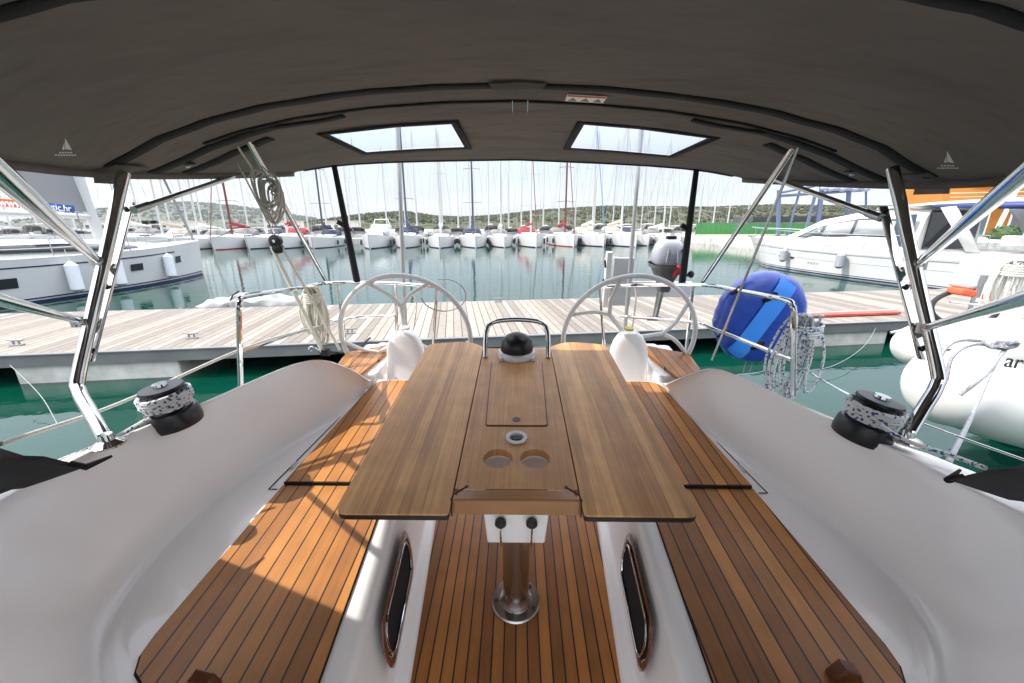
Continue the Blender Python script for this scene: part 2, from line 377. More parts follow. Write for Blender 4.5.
# ============================================================ TABLE
tb=thing('cockpit_table','teak drop-leaf cockpit table with both leaves up on a steel pedestal','table',(0,1.15,0),BOAT)
for s in (-1,1):
    poly=[(s*.195,.885),(s*.525,.885),(s*.525,2.2),(s*.29,2.25),(s*.195,2.16)]
    pp=roundpoly(poly,[.012,.035,.05,.08,.02])
    m=MB(); m.prism(pp,.7145,.722); lf=m.build('table_leaf',TEAKT,tb,bevel=.001)
    m=MB(); m.prism(pp,.698,.714); m.build('leaf_underside',DARKW,lf,base=(0,1.15,0))
ctr=[(-.19,.955),(.19,.955),(.19,2.13),(-.19,2.13)]
# centre top with real openings: strips round holes
def plate_with_holes(mb,x0,x1,y0,y1,z,holes,th=.03,seg=20):
    """top face tiled: each hole sits in a square cell"""
    cells=[]; ys=sorted(set([y0,y1]+[h[1]-h[3] for h in holes]+[h[1]+h[3] for h in holes]))
    for a,b in zip(ys[:-1],ys[1:]):
        inside=[h for h in holes if abs(h[1]-(a+b)/2)<1e-6]
        inside.sort(); x=x0
        for h in inside:
            if h[0]-h[3]>x+1e-6: cells.append((x,h[0]-h[3],a,b,None))
            cells.append((h[0]-h[3],h[0]+h[3],a,b,h)); x=h[0]+h[3]
        if x<x1-1e-6: cells.append((x,x1,a,b,None))
    for (a,b,c,d,h) in cells:
        if h is None: mb.add([(a,c,z),(b,c,z),(b,d,z),(a,d,z)],[(0,1,2,3)])
        else:
            cx,cy,r,e=h; vs=[]; n=seg*4//4
            for i in range(n):
                t=2*math.pi*(i+.5)/n; ct,st=math.cos(t),math.sin(t); k=e/max(abs(ct),abs(st))
                vs.append((cx+k*ct,cy+k*st,z))
            corners=[]
            for i in range(n):
                t=2*math.pi*(i+.5)/n; vs.append((cx+r*math.cos(t),cy+r*math.sin(t),z))
            for i in range(n):
                t=2*math.pi*(i+.5)/n; vs.append((cx+r*math.cos(t),cy+r*math.sin(t),z-th))
            fs=[]
            for i in range(n):
                j=(i+1)%n; fs.append((i,j,j+n,i+n)); fs.append((i+n,j+n,j+2*n,i+2*n))
            mb.add(vs,fs)
            for sx,sy in ((1,1),(-1,1),(-1,-1),(1,-1)):
                t0=math.degrees(math.atan2(sy,sx))%360
                i0=int((t0/360*n)-.5)%n; i1=(i0+1)%n
                mb.add([vs[i0],vs[i1],(cx+sx*e,cy+sy*e,z)],[(0,2,1)])
m=MB()
plate_with_holes(m,-.19,.19,.985,2.13,.724,[(-.064,1.135,.052,.058),(.064,1.135,.052,.058),(0,1.252,.030,.042)])
m.add([(-.19,.985,.724),(-.19,2.13,.724),(-.19,2.13,.66),(-.19,.985,.66)],[(0,1,2,3)])
m.add([(.19,.985,.724),(.19,2.13,.724),(.19,2.13,.66),(.19,.985,.66)],[(3,2,1,0)])
m.add([(-.19,2.13,.724),(.19,2.13,.724),(.19,2.13,.66),(-.19,2.13,.66)],[(0,1,2,3)])
top=m.build('table_top',TEAKC,tb,smooth=40)
# solid front nosing with mitred corners
m=MB(); m.prism([(-.165,.984),(-.192,.945),(-.192,.935),(.192,.935),(.192,.945),(.165,.984)],.668,.7255); m.build('table_nosing',EDGE,tb,bevel=.006)
for s in (-1,1):
    MB().tube([(s*.158,.992,.7245),(s*.190,.962,.7245),(s*.1945,.94,.7245),(s*.1945,.93,.67)],.0028,6).build('mitre_seam',DARKW,tb)
    MB().box((s*.155,.994,.7255),(.010,.008,.003)).build('brass_pin',DARKW,tb)
# cup wells
for x in (-.064,.064):
    m=MB(); m.lathe([(.0525,0),(.0525,.010),(.0515,.010),(.0505,.006),(.001,.004)],(x,1.135,.686)); cw=m.build('cup_holder',mat('cup_white',(.82,.79,.77),.4),tb)
m=MB(); m.lathe([(.028,-.05),(.028,0),(.040,.001),(.040,.006),(.026,.006),(.026,-.04),(.001,-.04)],(0,1.252,.7255)); m.build('socket_ring',GEL2,tb)
m=MB(); m.box((.003,1.252,.7205),(.036,.024,.012),rz=.2); m.build('socket_plug',BLACK,tb,bevel=.003)
# lid: black groove, teak lid, finger hole
lp=[(-.118,1.335),(.118,1.335),(.145,1.93),(-.145,1.93)]
q=MB(); q.prism(roundpoly([(-.122,1.331),(.122,1.331),(.135,1.94),(-.135,1.94)],.015),.7245,.7262); q.build('lid_gap',DARKW,tb)
q=MB(); q.prism(roundpoly([(-.118,1.335),(.118,1.335),(.131,1.936),(-.131,1.936)],.012),.7263,.7285); ld=q.build('table_lid',TEAKC,tb)
q=MB(); q.lathe([(.001,0),(.0165,0),(.0165,.0012),(.001,.0012)],(0,1.372,.7286)); q.build('finger_hole',BLACK,ld,base=(0,1.15,0))
# domed compass binnacle on white base
q=MB(); q.lathe([(.10,0),(.105,.012),(.10,.03),(.085,.04),(.05,.04)],(0,2.02,.7245)); cb=q.build('compass_base',GEL2,tb)
q=MB(); q.lathe([(.088,.0),(.09,.03),(.082,.06),(.06,.085),(.03,.1),(.001,.104)],(0,2.02,.755),32); q.build('compass_dome',BLACK,tb)
for s in (-1,1): MB().box((s*.085,1.955,.735),(.022,.03,.018)).build('lid_clip',GEL2,tb,bevel=.003)
# steel grab hoop
hp=[(-.172,2.0,.724),(-.172,2.04,.80),(-.165,2.07,.855),(-.13,2.10,.893),(0,2.11,.905),(.13,2.10,.893),(.165,2.07,.855),(.172,2.04,.80),(.172,2.0,.724)]
MB().tube(smoothpath(hp,6),.0135,12).build('grab_rail',STEEL,tb)
# white box under the table with catches
q=MB(); q.add([(-.105,.975,.665),(.105,.975,.665),(.095,.985,.50),(-.095,.985,.50),(-.105,1.9,.665),(.105,1.9,.665),(.095,1.35,.50),(-.095,1.35,.50)],[(0,3,2,1),(4,5,6,7),(0,1,5,4),(3,7,6,2),(0,4,7,3),(1,2,6,5)])
q.build('table_box',GEL,tb,bevel=.006)
for s in (-1,1):
    c=Vector((s*.049,.967,.612)); q=MB(); q.lathe([(.018,0),(.018,.012),(.012,.018),(.001,.018)],c,16,Matrix.Rotation(R(90),3,'X')); k_=q.build('catch_knob',BLACK,tb)
    MB().tube([(s*.049,.958,.605),(s*.049,.955,.56),(s*.049,.972,.505)],.0035,6).build('catch_bar',STEEL,k_,base=(0,1.15,0))
q=MB(); q.lathe([(.052,.02),(.052,.55),(.05,.55)],(0,1.15,0)); q.build('pedestal',STEEL2,tb)
q=MB(); q.lathe([(.098,.001),(.100,.006),(.095,.012),(.066,.014),(.060,.03),(.054,.04),(.0525,.06)],(0,1.15,0),36); fl=q.build('base_flange',STEEL2,tb)
for a in (30,102,174,246,318):
    q=MB(); q.lathe([(.007,0),(.007,.003),(.001,.004)],(.080*math.cos(R(a-60)),1.15+.080*math.sin(R(a-60)),.0135),10); q.build('bolt',RUB,fl,base=(0,1.15,0))
# ============================================================ HELM STATIONS
def helm(s,phase,label):
    cx=s*.78; C=Vector((cx,2.62,.60)); t=thing('helm_station',label,'steering wheel',(cx,2.5,0),BOAT,'helm stations')
    q=MB(); rows=[]
    n=20
    for k,(z,w,y0,d) in enumerate([(0,.15,2.32,.34),(.25,.14,2.36,.22),(.45,.13,2.41,.13),(.57,.122,2.43,.11),(.63,.105,2.435,.105),(.67,.08,2.44,.10),(.69,.055,2.442,.095),(.699,.03,2.45,.08)]):
        rows.append([(cx-s*.03+w*math.copysign(abs(math.cos(a))**.55,math.cos(a))*1.0,y0+d/2+d/2*math.copysign(abs(math.sin(a))**.55,math.sin(a)),z) for a in [2*math.pi*i/n for i in range(n+1)]])
    q.grid(rows); q.add(rows[-1][:-1],[list(range(n))]); q.build('pedestal_pod',GEL,t,smooth=60)
    tilt=R(6); Rr=.455
    def wp(r,a,dy=0):
        x=r*math.cos(R(a)); z=r*math.sin(R(a))
        return Vector((C.x+x, C.y-z*math.sin(tilt)+dy*1.0, C.z+z*math.cos(tilt)))
    q=MB(); q.tube([wp(Rr,i*6) for i in range(60)],.0165,10,closed=True); w=q.build('wheel_rim',GEL2,t)
    for a in (phase,phase+120,phase+240):
        q=MB(); q.tube([wp(.04,a),wp(.15,a),wp(.245,a)],[.018,.015,.016],8)
        for e in (-30,30): q.tube(smoothpath([wp(.235,a),wp(.33,a+e*.42),wp(Rr-.005,a+e*.88)],5),[.014]*11,8)
        q.build('wheel_spoke',GEL2,w,base=(cx,2.5,0))
    q=MB(); q.lathe([(.035,-.04),(.05,-.02),(.05,.02),(.02,.05),(.001,.052)],C,20,Matrix.Rotation(R(90),3,'X')); q.build('wheel_hub',STEEL,t)
    MB().tube([wp(Rr,200),wp(Rr,205)],.0185,10).build('rim_tape',BLACK,w,base=(cx,2.5,0))
    MB().lathe([(.03,0),(.03,.012),(.001,.014)],(cx-s*.03,2.53,.70),16).build('engine_button',mat('amber_knob',(.55,.45,.05),.5) if s>0 else GEL2,t)
    return t
helm(-1,90,'white steering wheel with an upright spoke in front of the hanging cream rope')
helm(1,130,'white steering wheel beside the outboard motor, yellow knob by its hub')
# ============================================================ WINCHES
def winch(s,b,label,lean):
    t=thing('winch',label,'winch',b,BOAT,'coaming winches')
    M=Matrix.Rotation(lean,3,'Y')*.82; b=Vector(b); cap=MATS['black_plastic']
    MB().lathe([(.105,-.02),(.108,.0),(.104,.045),(.098,.06),(.085,.065)],b,32,M).build('winch_base',BLACK if s>0 else mat('black_sheen',(.02,.02,.02),.28),t)
    MB().lathe([(.062,.06),(.055,.09),(.055,.135),(.066,.15),(.08,.155)],b,28,M).build('winch_drum',STEEL2,t)
    MB().lathe([(.082,.155),(.086,.162),(.082,.172),(.05,.178),(.001,.178)],b,28,M).build('winch_cap',BLACK,t)
    MB().lathe([(.03,.179),(.028,.19),(.001,.19)],b,16,M).build('self_tailer',STEEL,t)
    # rope wraps
    pts=[]
    for i in range(5*18):
        a=2*math.pi*i/18; rr=.083+(.012 if i>36 else 0)+.002*math.sin(i*1.7); z=.075+.068*i/90+.004*math.sin(a*1.0+1)
        pts.append(M@Vector((rr*math.cos(a),rr*math.sin(a),z))+b)
    q=MB(); q.tube(pts,.0085,7)
    o=q.build('winch_rope',ROPEF,None,base=b,frame=BOAT)
    tag(o,'flecked white rope wrapped round the '+('left' if s<0 else 'right')+' winch','rope','winch ropes')
    return b
winch(-1,(-1.305,1.30,.765),'black winch with rope turns on the left coaming beside the rear canopy post',R(-5))
winch(1,(1.245,1.24,.765),'black winch with rope turns on the right coaming under the white dinghy',R(10))
def rope(name,pts,r,m,label,cat='rope',frame=BOAT,n=7,smooth=8,group=None):
    p=smoothpath(pts,smooth) if smooth else pts
    o=MB().tube(p,r,n).build(name,m,None,base=p[0],frame=frame); tag(o,label,cat,group); return o
# sheets and lifelines
b=PB(143,412,Z=.86)
rope('sheet_rope',[PB(150,418,Z=.84),PB(110,440,Z=.80),PB(45,467,Y=.99)],.0075,ROPEF,'blue flecked sheet leading from the left winch under the canopy post')
rope('guard_line',[PB(0,444,Y=.9),PB(120,403,Y=1.35),PB(240,350,Y=1.75),PB(300,331,Y=2.3),PB(345,321,Y=2.9)],.007,ROPEW,'white lower guard line passing the left stern rail and winch')
rope('sheet_rope',[PB(880,425,Z=.86),PB(905,440,Z=.84),PB(950,455,Y=1.05),PB(985,468,Y=.95)],.0075,ROPEF,'blue flecked sheet leading from the right winch past the canopy post')
rope('guard_line',[PB(792,362,Y=1.95),PB(850,395,Y=1.5),PB(940,430,Y=1.2),PB(1030,462,Y=1.0)],.004,STEEL,'thin steel guard line behind the right winch')
# ============================================================ BIMINI (world frame)
ZC=CH
HOOP_Y=1.66; REAR_Y=2.93; FRONT_Y=-.9
PH=[(0,.482),(.3,.477),(.6,.458),(.9,.420),(1.15,.366),(1.33,.310),(1.46,.250),(1.54,.216),(1.585,.200)]
PR=[(0,.415),(.3,.412),(.6,.408),(.9,.402),(1.15,.392),(1.33,.378),(1.46,.362),(1.54,.350),(1.585,.342)]
XS=[0,.09,.19,.29,.40,.52,.66,.80,.93,1.0,1.08,1.15,1.22,1.28,1.33,1.38,1.42,1.46,1.5,1.54,1.585]
def cz(x,y):
    ax=abs(x); ZC=CH-max(0,x)*.026
    if y<=HOOP_Y:
        t=(HOOP_Y-y)/(HOOP_Y-FRONT_Y); z=interp(PH,ax)
        sag=.018*math.sin(max(0,min(1,(HOOP_Y-y)/.64))*math.pi) if y>1.02 else .02*math.sin((1.02-y)/1.92*math.pi)
        return ZC+z+.03*math.sin(t*2.2)-sag*.9+(.01*math.sin(x*5+y*7)*t)
    t=(y-HOOP_Y)/(REAR_Y-HOOP_Y); tt=t**1.15
    return ZC+lerp(interp(PH,ax),interp(PR,ax),tt)
def cx(x,y):
    if y<=HOOP_Y: return x*1.0
    t=(y-HOOP_Y)/(REAR_Y-HOOP_Y); return x*(1-.04*t)
bim=thing('bimini','dark taupe canvas bimini stretched overhead on polished steel tubes','bimini',(0,1.4,CH),WORLD)
BB=(0,1.4,CH)
xs=sorted(set([-x for x in XS]+XS))
ysf=[FRONT_Y+(HOOP_Y-FRONT_Y)*i/16 for i in range(17)]
ysr=[HOOP_Y,1.76,1.86,1.95,2.06,2.2,2.35,2.46,2.56,2.68,2.80,2.88,REAR_Y]
m=MB()
m.grid([[(x,y,cz(x,y)) for x in xs] for y in ysf],flip=True)
def inwin(x0,x1,y0,y1):
    xm=abs((x0+x1)/2); ym=(y0+y1)/2
    return .29<xm<.93 and 2.06<ym<2.56
rowsr=[[(cx(x,y),y,cz(x,y)) for x in xs] for y in ysr]
for i in range(len(ysr)-1):
    for j in range(len(xs)-1):
        if inwin(xs[j],xs[j+1],ysr[i],ysr[i+1]): continue
        m.add([rowsr[i][j],rowsr[i][j+1],rowsr[i+1][j+1],rowsr[i+1][j]],[(3,2,1,0)])
can=m.build('canopy',CLOTH,bim,base=BB,smooth=80,solid=.003,weld=True)
# rear valance seam, side hems
def strip(fn,w,dz,m_,name,parent=bim,th=.006,n=40,t0=0,t1=1):
    rows=[]
    for i in range(n+1):
        p,tn=fn(t0+(t1-t0)*i/n); rows.append((Vector(p),Vector(tn)))
    a=[p-tn*w/2+Vector((0,0,dz)) for p,tn in rows]; b_=[p+tn*w/2+Vector((0,0,dz)) for p,tn in rows]
    q=MB(); q.grid([a,b_]); return q.build(name,m_,parent,base=BB,solid=th,smooth=60)
def hoopfn(y,xmax=1.56,lift=0):
    def f(t):
        x=-xmax+2*xmax*t; return (cx(x,y),y,cz(x,y)+lift),(0,1,0)
    return f
wv=random.Random(3)
def wavy(y,a,xmax):
    def f(t):
        x=-xmax+2*xmax*t; e=a*(math.sin(x*14)+.6*math.sin(x*31+1))*(1 if abs(x)>.5 else .35); yy=y+e
        return (cx(x,yy),yy,cz(x,yy)),(0,1,0)
    return f
strip(wavy(1.62,.003,1.54),.048,-.010,BLACKM,'hoop_sleeve_webbing',n=90)
strip(hoopfn(1.80,1.30),.018,-.010,BLACKM,'rear_webbing',n=60)
strip(wavy(.94,.003,1.56),.034,-.010,BLACKM,'forward_webbing',n=90)
strip(hoopfn(2.90,1.50),.026,-.010,CLOTHD,'rear_hem',n=50)
for s in (-1,1):
    def sf(xa,ya,xb,yb):
        def f(t):
            x=lerp(xa,xb,t); y=lerp(ya,yb,t)+.03*math.sin(t*math.pi); tn=Vector((-(yb-ya),xb-xa,0)).normalized()
            return (cx(x,y),y,cz(x,y)),tn
        return f
    strip(sf(s*.98,1.83,s*1.57,1.83),.055,-.010,BLACKM,'side_webbing',n=30)
    strip(sf(s*1.12,1.97,s*1.565,2.0),.055,-.010,BLACKM,'side_webbing',n=30)
    strip(sf(s*.72,1.84,s*1.02,1.83),.035,-.014,BLACKM,'side_webbing',n=12)
    # corner gusset
    q=MB()
    q.add([(s*1.50,1.60,cz(s*1.5,1.6)-.015),(s*1.595,1.60,cz(s*1.58,1.6)-.01),(s*1.60,1.74,cz(s*1.58,1.74)-.012),(s*1.50,1.74,cz(s*1.5,1.74)-.015),
           (s*1.60,1.60,cz(s*1.58,1.6)-.05),(s*1.60,1.74,cz(s*1.58,1.7)-.05)],[(0,1,2,3),(1,4,5,2)])
    q.build('corner_patch',CLOTH,bim,base=BB,solid=.004)
    # side hem: hanging edge
    a=[];b_=[]
    for i in range(30):
        y=lerp(FRONT_Y,REAR_Y,i/29); x=cx(1.585,y); z=cz(s*1.585,y); a.append((s*x,y,z)); b_.append((s*(x+.006),y,z-.03))
    q=MB(); q.grid([a,b_]); q.build('side_hem',CLOTH,bim,base=BB,solid=.003)
    # window frame + pane
    def wpt(x,y,dz): return (cx(s*x,y),y,cz(s*x,y)+dz)
    ring_o=[(.275,2.04),(.575,2.04),(.945,2.04),(.945,2.3),(.945,2.58),(.575,2.58),(.275,2.58),(.275,2.3)]
    ring_i=[(.315,2.08),(.575,2.08),(.905,2.08),(.905,2.3),(.905,2.54),(.575,2.54),(.315,2.54),(.315,2.3)]
    q=MB(); o8=[wpt(x,y,-.006) for x,y in ring_o]; i8=[wpt(x,y,-.006) for x,y in ring_i]
    q.add(o8+i8,[(k,(k+1)%8,(k+1)%8+8,k+8) for k in range(8)]); wf=q.build('window_border',BLACKM,bim,base=BB,solid=.004)
    q=MB(); q.grid([[wpt(lerp(.30,.92,i/4),lerp(2.07,2.55,j/3),.004) for i in range(5)] for j in range(4)]); q.build('window_pane',CLEAR,wf,base=BB)
    # grommet
    g=Vector((s*1.47,1.91,cz(s*1.43,1.93)-.02)); MB().lathe([(.035,0),(.035,.008),(.02,.012),(.001,.012)],g,20,Matrix.Rotation(math.pi,3,'X')).build('grommet',BLACK,bim,base=BB)
    MB().ell(g-Vector((0,0,.014)),(.011,.011,.008),6).build('grommet_eye',STEEL,bim,base=BB)
# centre tab where the sleeve opens
q=MB(); q.add([(-.10,1.565,cz(0,1.6)-.018),(.10,1.565,cz(0,1.6)-.018),(.07,1.72,cz(0,1.72)-.014),(-.07,1.72,cz(0,1.72)-.014)],[(0,1,2,3)]); q.build('centre_patch',CLOTH,bim,base=BB,solid=.004)
for s in (-1,1): MB().tube([(s*.03+.01,1.78,cz(0,1.78)-.01),(s*.03+.01,1.79,cz(0,1.8)-.05)],.002,5).build('zip_pull',STEEL,bim,base=BB)
# warning sticker
wy=1.715; wz=cz(.27,wy)-.006
def flat(name,pts,mt,par,base): return MB().add(pts,[list(range(len(pts)))]).build(name,mt,par,base=base,smooth=0)
STK=mat('sticker_white',(.9,.87,.8),.5); RED=mat('red_print',(.55,.04,.03),.5); GRN=mat('grey_print',(.22,.24,.15),.6)
pts=[(.185,1.695),(.335,1.695),(.335,1.772),(.185,1.772)]
st=flat('warning_label',[(x,y,cz(x,y)-.0085) for x,y in pts],STK,bim,BB)
flat('label_bar',[(x,y,cz(x,y)-.0095) for x,y in [(.187,1.699),(.333,1.699),(.333,1.716),(.187,1.716)]],RED,st,BB)
for k in range(3):
    cx0=.212+.048*k; flat('label_triangle',[(x,y,cz(x,y)-.0095) for x,y in [(cx0-.019,1.765),(cx0+.019,1.765),(cx0,1.724)]],GRN,st,BB)
# sail emblem prints on the canvas
EMB=mat('pale_print',(.75,.73,.70),.7)
for s,px in ((-1,66),(1,948)):
    def ep(dx,dy):
        # project onto canopy by marching along the viewing ray
        r=Vector(ray(px+dx,(150 if s<0 else 163)+dy)); t=.5
        while t<4:
            p=Vector((0,0,CH))+r*t
            if abs(p.x)<1.585 and p.z>cz(p.x,p.y)-.006: break
            t+=.002
        return tuple(p)
    flat('sail_emblem',[ep(-1,-12),ep(6,0),ep(-1,-1)],EMB,bim,BB)
    flat('sail_emblem',[ep(-1.6,-8),ep(-1.6,0),ep(-4,-.5)],EMB,bim,BB)
    for rr,(y0,w,k) in enumerate([(2,7,5),(4.5,11,8)]):
        q=MB()
        for i in range(k):
            x0=-w+2*w*i/k; q.add([ep(x0,y0),ep(x0+2*w/k*.72,y0),ep(x0+2*w/k*.72,y0+1.3),ep(x0,y0+1.3)],[(0,1,2,3)])
        q.build('emblem_lettering',EMB,bim,base=BB,smooth=0)
# frame tubes
def WB(v): return BOAT@Vector(v)
for s in (-1,1):
    if s<0:
        b0=WB(PB(108,444,Z=.825)); k0=PW(76,386,Y=1.30); t0=PW(127,180,Y=1.66)
        brA=[PW(98,261,Y=1.50),PW(-60,120,Y=.35)]; brB=[PW(80,321,Y=1.40),PW(-140,262,Y=.35)]
        arm=[PW(139,208,Y=1.68),PW(252,170,Y=2.55)]
        sup=[PW(240,126,Y=1.90),PW(326,281,Y=2.95)]; blk=[PW(333,160,Y=2.88),PW(357,281,Y=3.02)]
        tr=[PW(129,202,Y=1.67),PW(88,362,Y=1.36)]
    else:
        b0=WB(PB(905,440,Z=.80)); k0=PW(940,380,Y=1.30); t0=PW(886,190,Y=1.66)
        brA=[PW(918,264,Y=1.50),PW(1090,118,Y=.45)]; brB=[PW(925,328,Y=1.40),PW(1150,262,Y=.35)]
        arm=[PW(876,216,Y=1.68),PW(772,178,Y=2.5)]
        sup=[PW(801,136,Y=1.90),PW(702,283,Y=2.95)]; blk=[PW(697,165,Y=2.88),PW(682,283,Y=3.02)]
        tr=[PW(884,206,Y=1.67),PW(925,360,Y=1.36)]
    t0=Vector((t0.x,1.655,cz(t0.x,1.66)-.03)); kk=smoothpath([b0,b0.lerp(k0,.5),b0.lerp(k0,.9),k0.lerp(t0,.06),k0.lerp(t0,.5),t0],6)
    post=MB().tube(kk,.0205,14).build('frame_post',STEEL,bim,base=BB)
    MB().lathe([(.045,0),(.045,.006),(.022,.02),(.018,.04)],b0-Vector((0,0,.004)),20).build('post_foot',STEEL,post,base=BB)
    # flat slotted track beside the post
    d=(tr[1]-tr[0]); L=d.length; d.normalize(); q=MB(); sd=Vector((0,-1,0)).cross(d).normalized()
    w=.017; th=Vector((0,.012,0))
    q.extrude([tr[0]-sd*w,tr[0]+sd*w,tr[1]+sd*w,tr[1]-sd*w],th); trk=q.build('sail_track',STEEL,bim,base=BB,bevel=.003)
    for u in (.05,.55,.93):
        MB().ell(tr[0]+d*L*u-Vector((0,.004,0)),(.010,.006,.012),6).build('track_hole_shade',BLACK,trk,base=BB)  # black bead paints the dark inside of a hole in the track
    for nm,pr,rad in (('brace_tube',brA,.0135),('brace_tube',brB,.0115),('arm_tube',arm,.0125),('aft_strut',sup,.0135)):
        o=MB().tube([pr[0],pr[0].lerp(pr[1],.5),pr[1]],rad,12).build(nm,STEEL,bim,base=BB)
        dd=(pr[1]-pr[0]).normalized()
        if nm!='aft_strut': MB().tube([pr[0]-dd*.03,pr[0]+dd*.05],rad*1.25,12).build('tube_fitting',STEEL2,o,base=BB)
    for p in (brA[0],brB[0]):
        MB().tube([p-Vector((0,0,.018)),p+Vector((0,0,.018))],.0265,14).build('post_clamp',STEEL2,post,base=BB)
    MB().tube([blk[0],blk[1]],[.0175,.026],10).build('black_strut',BLACKM,bim,base=BB)
    p=blk[0].lerp(blk[1],.52); MB().box(p+Vector((-.03,0,.02)),(.06,.03,.03),ry=.5).build('strut_strap',BLACKM,bim,base=BB)
    # strut head fitting at the canopy
    h=sup[0]; MB().box(h+Vector((-s*.03,0,.005)),(.09,.03,.022)).build('strut_head',STEEL,bim,base=BB,bevel=.006)
    MB().tube([h+Vector((s*.02,0,.004)),h+Vector((s*.11,0,-.004))],.011,10).build('cockpit_light',GEL2,bim,base=BB)
    # hoop tube running just above the sleeve (inside the canopy)
    MB().tube([Vector((x,1.62,cz(x,1.62)+.02)) for x in [s*q_ for q_ in XS]],.013,10).build('hoop_tube',STEEL,bim,base=BB)
# coiled line lashed round the left strut
def coil(pts_c,r0,r1,n,turn,axis,seed):
    rg=random.Random(seed); out=[]
    return out
sl=PW(240,126,Y=1.90); sr=PW(326,281,Y=2.95)
u0=(sr-sl).normalized(); v0=Vector((1,0,0)); w0=u0.cross(v0).normalized(); pts=[sl+Vector((-.02,-.02,0)),sl.lerp(sr,.08)+Vector((-.05,-.02,0)),sl.lerp(sr,.16)+Vector((-.045,-.02,0))]
rg=random.Random(5)
for i in range(9):
    c=sl.lerp(sr,.20+.012*i+rg.uniform(-.02,.02)); h_=rg.uniform(.10,.20); w_=rg.uniform(.03,.06)
    pts+=[c+Vector((-w_,-.02,.01)),c+Vector((-w_*.9,-.025,-h_*.7)),c+Vector((0,-.03,-h_)),c+Vector((w_,-.02,-h_*.6)),c+Vector((w_*.6,0,.0))]
for i in range(14):
    a=i*1.35; c=sl.lerp(sr,.26+.006*i); pts.append(c+v0*math.cos(a)*.026+w0*math.sin(a)*.026)
rope('lashed_line',pts,.0055,ROPEW,'white line coiled and lashed round the left aft strut','rope',WORLD,6,5)
# ============================================================ STERN RAILS, POLES
def pushpit(name,label,top,low,posts,base):
    t=thing(name,label,'stern rail',base,BOAT,'stern rails')
    MB().tube(smoothpath(top,6),.0125,10).build('top_rail',STEEL,t)
    if low: MB().tube(smoothpath(low,5),.011,10).build('lower_rail',STEEL,t)
    for a,b_ in posts: MB().tube([a,b_],.0125,10).build('stanchion',STEEL,t)
    return t
lt=[PB(241,392,Y=1.75),PB(239,318,Y=1.75),PB(240,302,Y=1.77),PB(247,296,Y=1.85),PB(300,288,Y=2.45),PB(328,283,Y=2.85),PB(390,283,Y=3.05),PB(440,287,Y=3.1)]
pushpit('stern_rail','polished steel stern rail behind the left wheel, cream rope hanging on it',lt,[PB(240,352,Y=1.75),PB(300,331,Y=2.4),PB(350,318,Y=2.9),PB(395,316,Y=3.05)],
  [(PB(338,283,Y=2.98),PB(345,345,Y=2.98)),(PB(437,287,Y=3.1),PB(433,345,Y=3.1)),(PB(395,283,Y=3.06),PB(397,330,Y=3.06))],(-1.2,2.4,.5))
rt=[PB(793,395,Y=1.75),PB(794,318,Y=1.75),PB(792,306,Y=1.77),PB(785,300,Y=1.82),PB(740,291,Y=2.2),PB(702,285,Y=2.6),PB(640,285,Y=3.05),PB(598,287,Y=3.1)]
pushpit('stern_rail','polished steel stern rail on the right carrying the blue round cover',rt,[PB(792,360,Y=1.75),PB(716,330,Y=2.45),PB(690,322,Y=2.7),PB(620,316,Y=3.08)],
  [(PB(694,284,Y=2.92),PB(686,350,Y=2.92)),(PB(600,287,Y=3.1),PB(604,345,Y=3.1))],(1.2,2.4,.5))
for nm,a,b_,lab in (('flag_staff',(397,118),(404,292),'slim grey pole rising behind the left wheel through the canopy window view'),('flag_staff',(643,112),(628,292),'slim grey pole rising behind the right wheel beside the folded gangway')):
    p=PW(*a,Y=3.22); q=PW(*b_,Y=3.22); p=q+(p-q)*1.25
    o=MB().tube([q+(q-p)*.25,p],.016,10).build(nm,mat('grey_alloy',(.42,.42,.42),.4,metal=.6),None,base=q,frame=WORLD); tag(o,lab,'pole','slim stern poles')
# backstay tackle on the left: wire, block, ropes
blk_c=PW(276,243,Y=2.45)
rope('backstay_wire',[PW(205,100,Y=2.0),blk_c+Vector((0,0,.05))],.005,STEEL,'thin wire running from the canopy down to the black pulley block','wire',WORLD,6,0)
t=thing('pulley_block','black pulley block hanging above the left stern rail','pulley block',blk_c,WORLD)
Mx=Matrix.Rotation(R(90),3,'X')
MB().lathe([(.02,-.018),(.036,-.014),(.036,.014),(.02,.018)],blk_c+Vector((0,0,.012)),20,Mx).build('sheave_cheek',BLACK,t,base=blk_c)
MB().lathe([(.02,-.016),(.032,-.012),(.032,.012),(.02,.016)],blk_c+Vector((.008,0,-.03)),20,Mx).build('sheave_cheek',BLACK,t,base=blk_c)
MB().lathe([(.009,-.022),(.009,.022)],blk_c+Vector((0,0,.012)),12,Mx).build('sheave_pin',STEEL,t,base=blk_c)
e1=PW(326,352,Y=2.45)
rope('tackle_rope',[blk_c+Vector((-.03,0,-.02)),e1+Vector((-.02,0,0))],.0125,mat('cream_rope',(.66,.62,.52),.9,bump=.5,bscale=200),'thick cream tackle rope from the pulley block to the left quarter','rope',WORLD,8,0)
rope('tackle_rope',[blk_c+Vector((.03,.0,-.02)),PW(340,350,Y=2.5)],.009,MATS['cream_rope'],'thinner cream tackle rope right of the thick one','rope',WORLD,8,0)
rope('backstay_wire',[PW(803,136,Y=1.9),PW(712,360,Y=2.2)],.0065,STEEL2,'steel backstay wire passing in front of the blue round cover','wire',WORLD,8,0)
t=thing('tackle_shackle','steel shackle and black cleat at the foot of the left tackle','shackle',e1,WORLD)
MB().tube(smoothpath([e1+Vector((-.09,0,.0)),e1+Vector((-.11,0,.02)),e1+Vector((-.08,0,.035)),e1+Vector((-.03,0,.0))],4),.006,8).build('shackle_bow',STEEL,t,base=e1)
MB().box(e1+Vector((.0,0,-.0)),(.05,.04,.05)).build('cleat_body',BLACK,t,base=e1,bevel=.008)
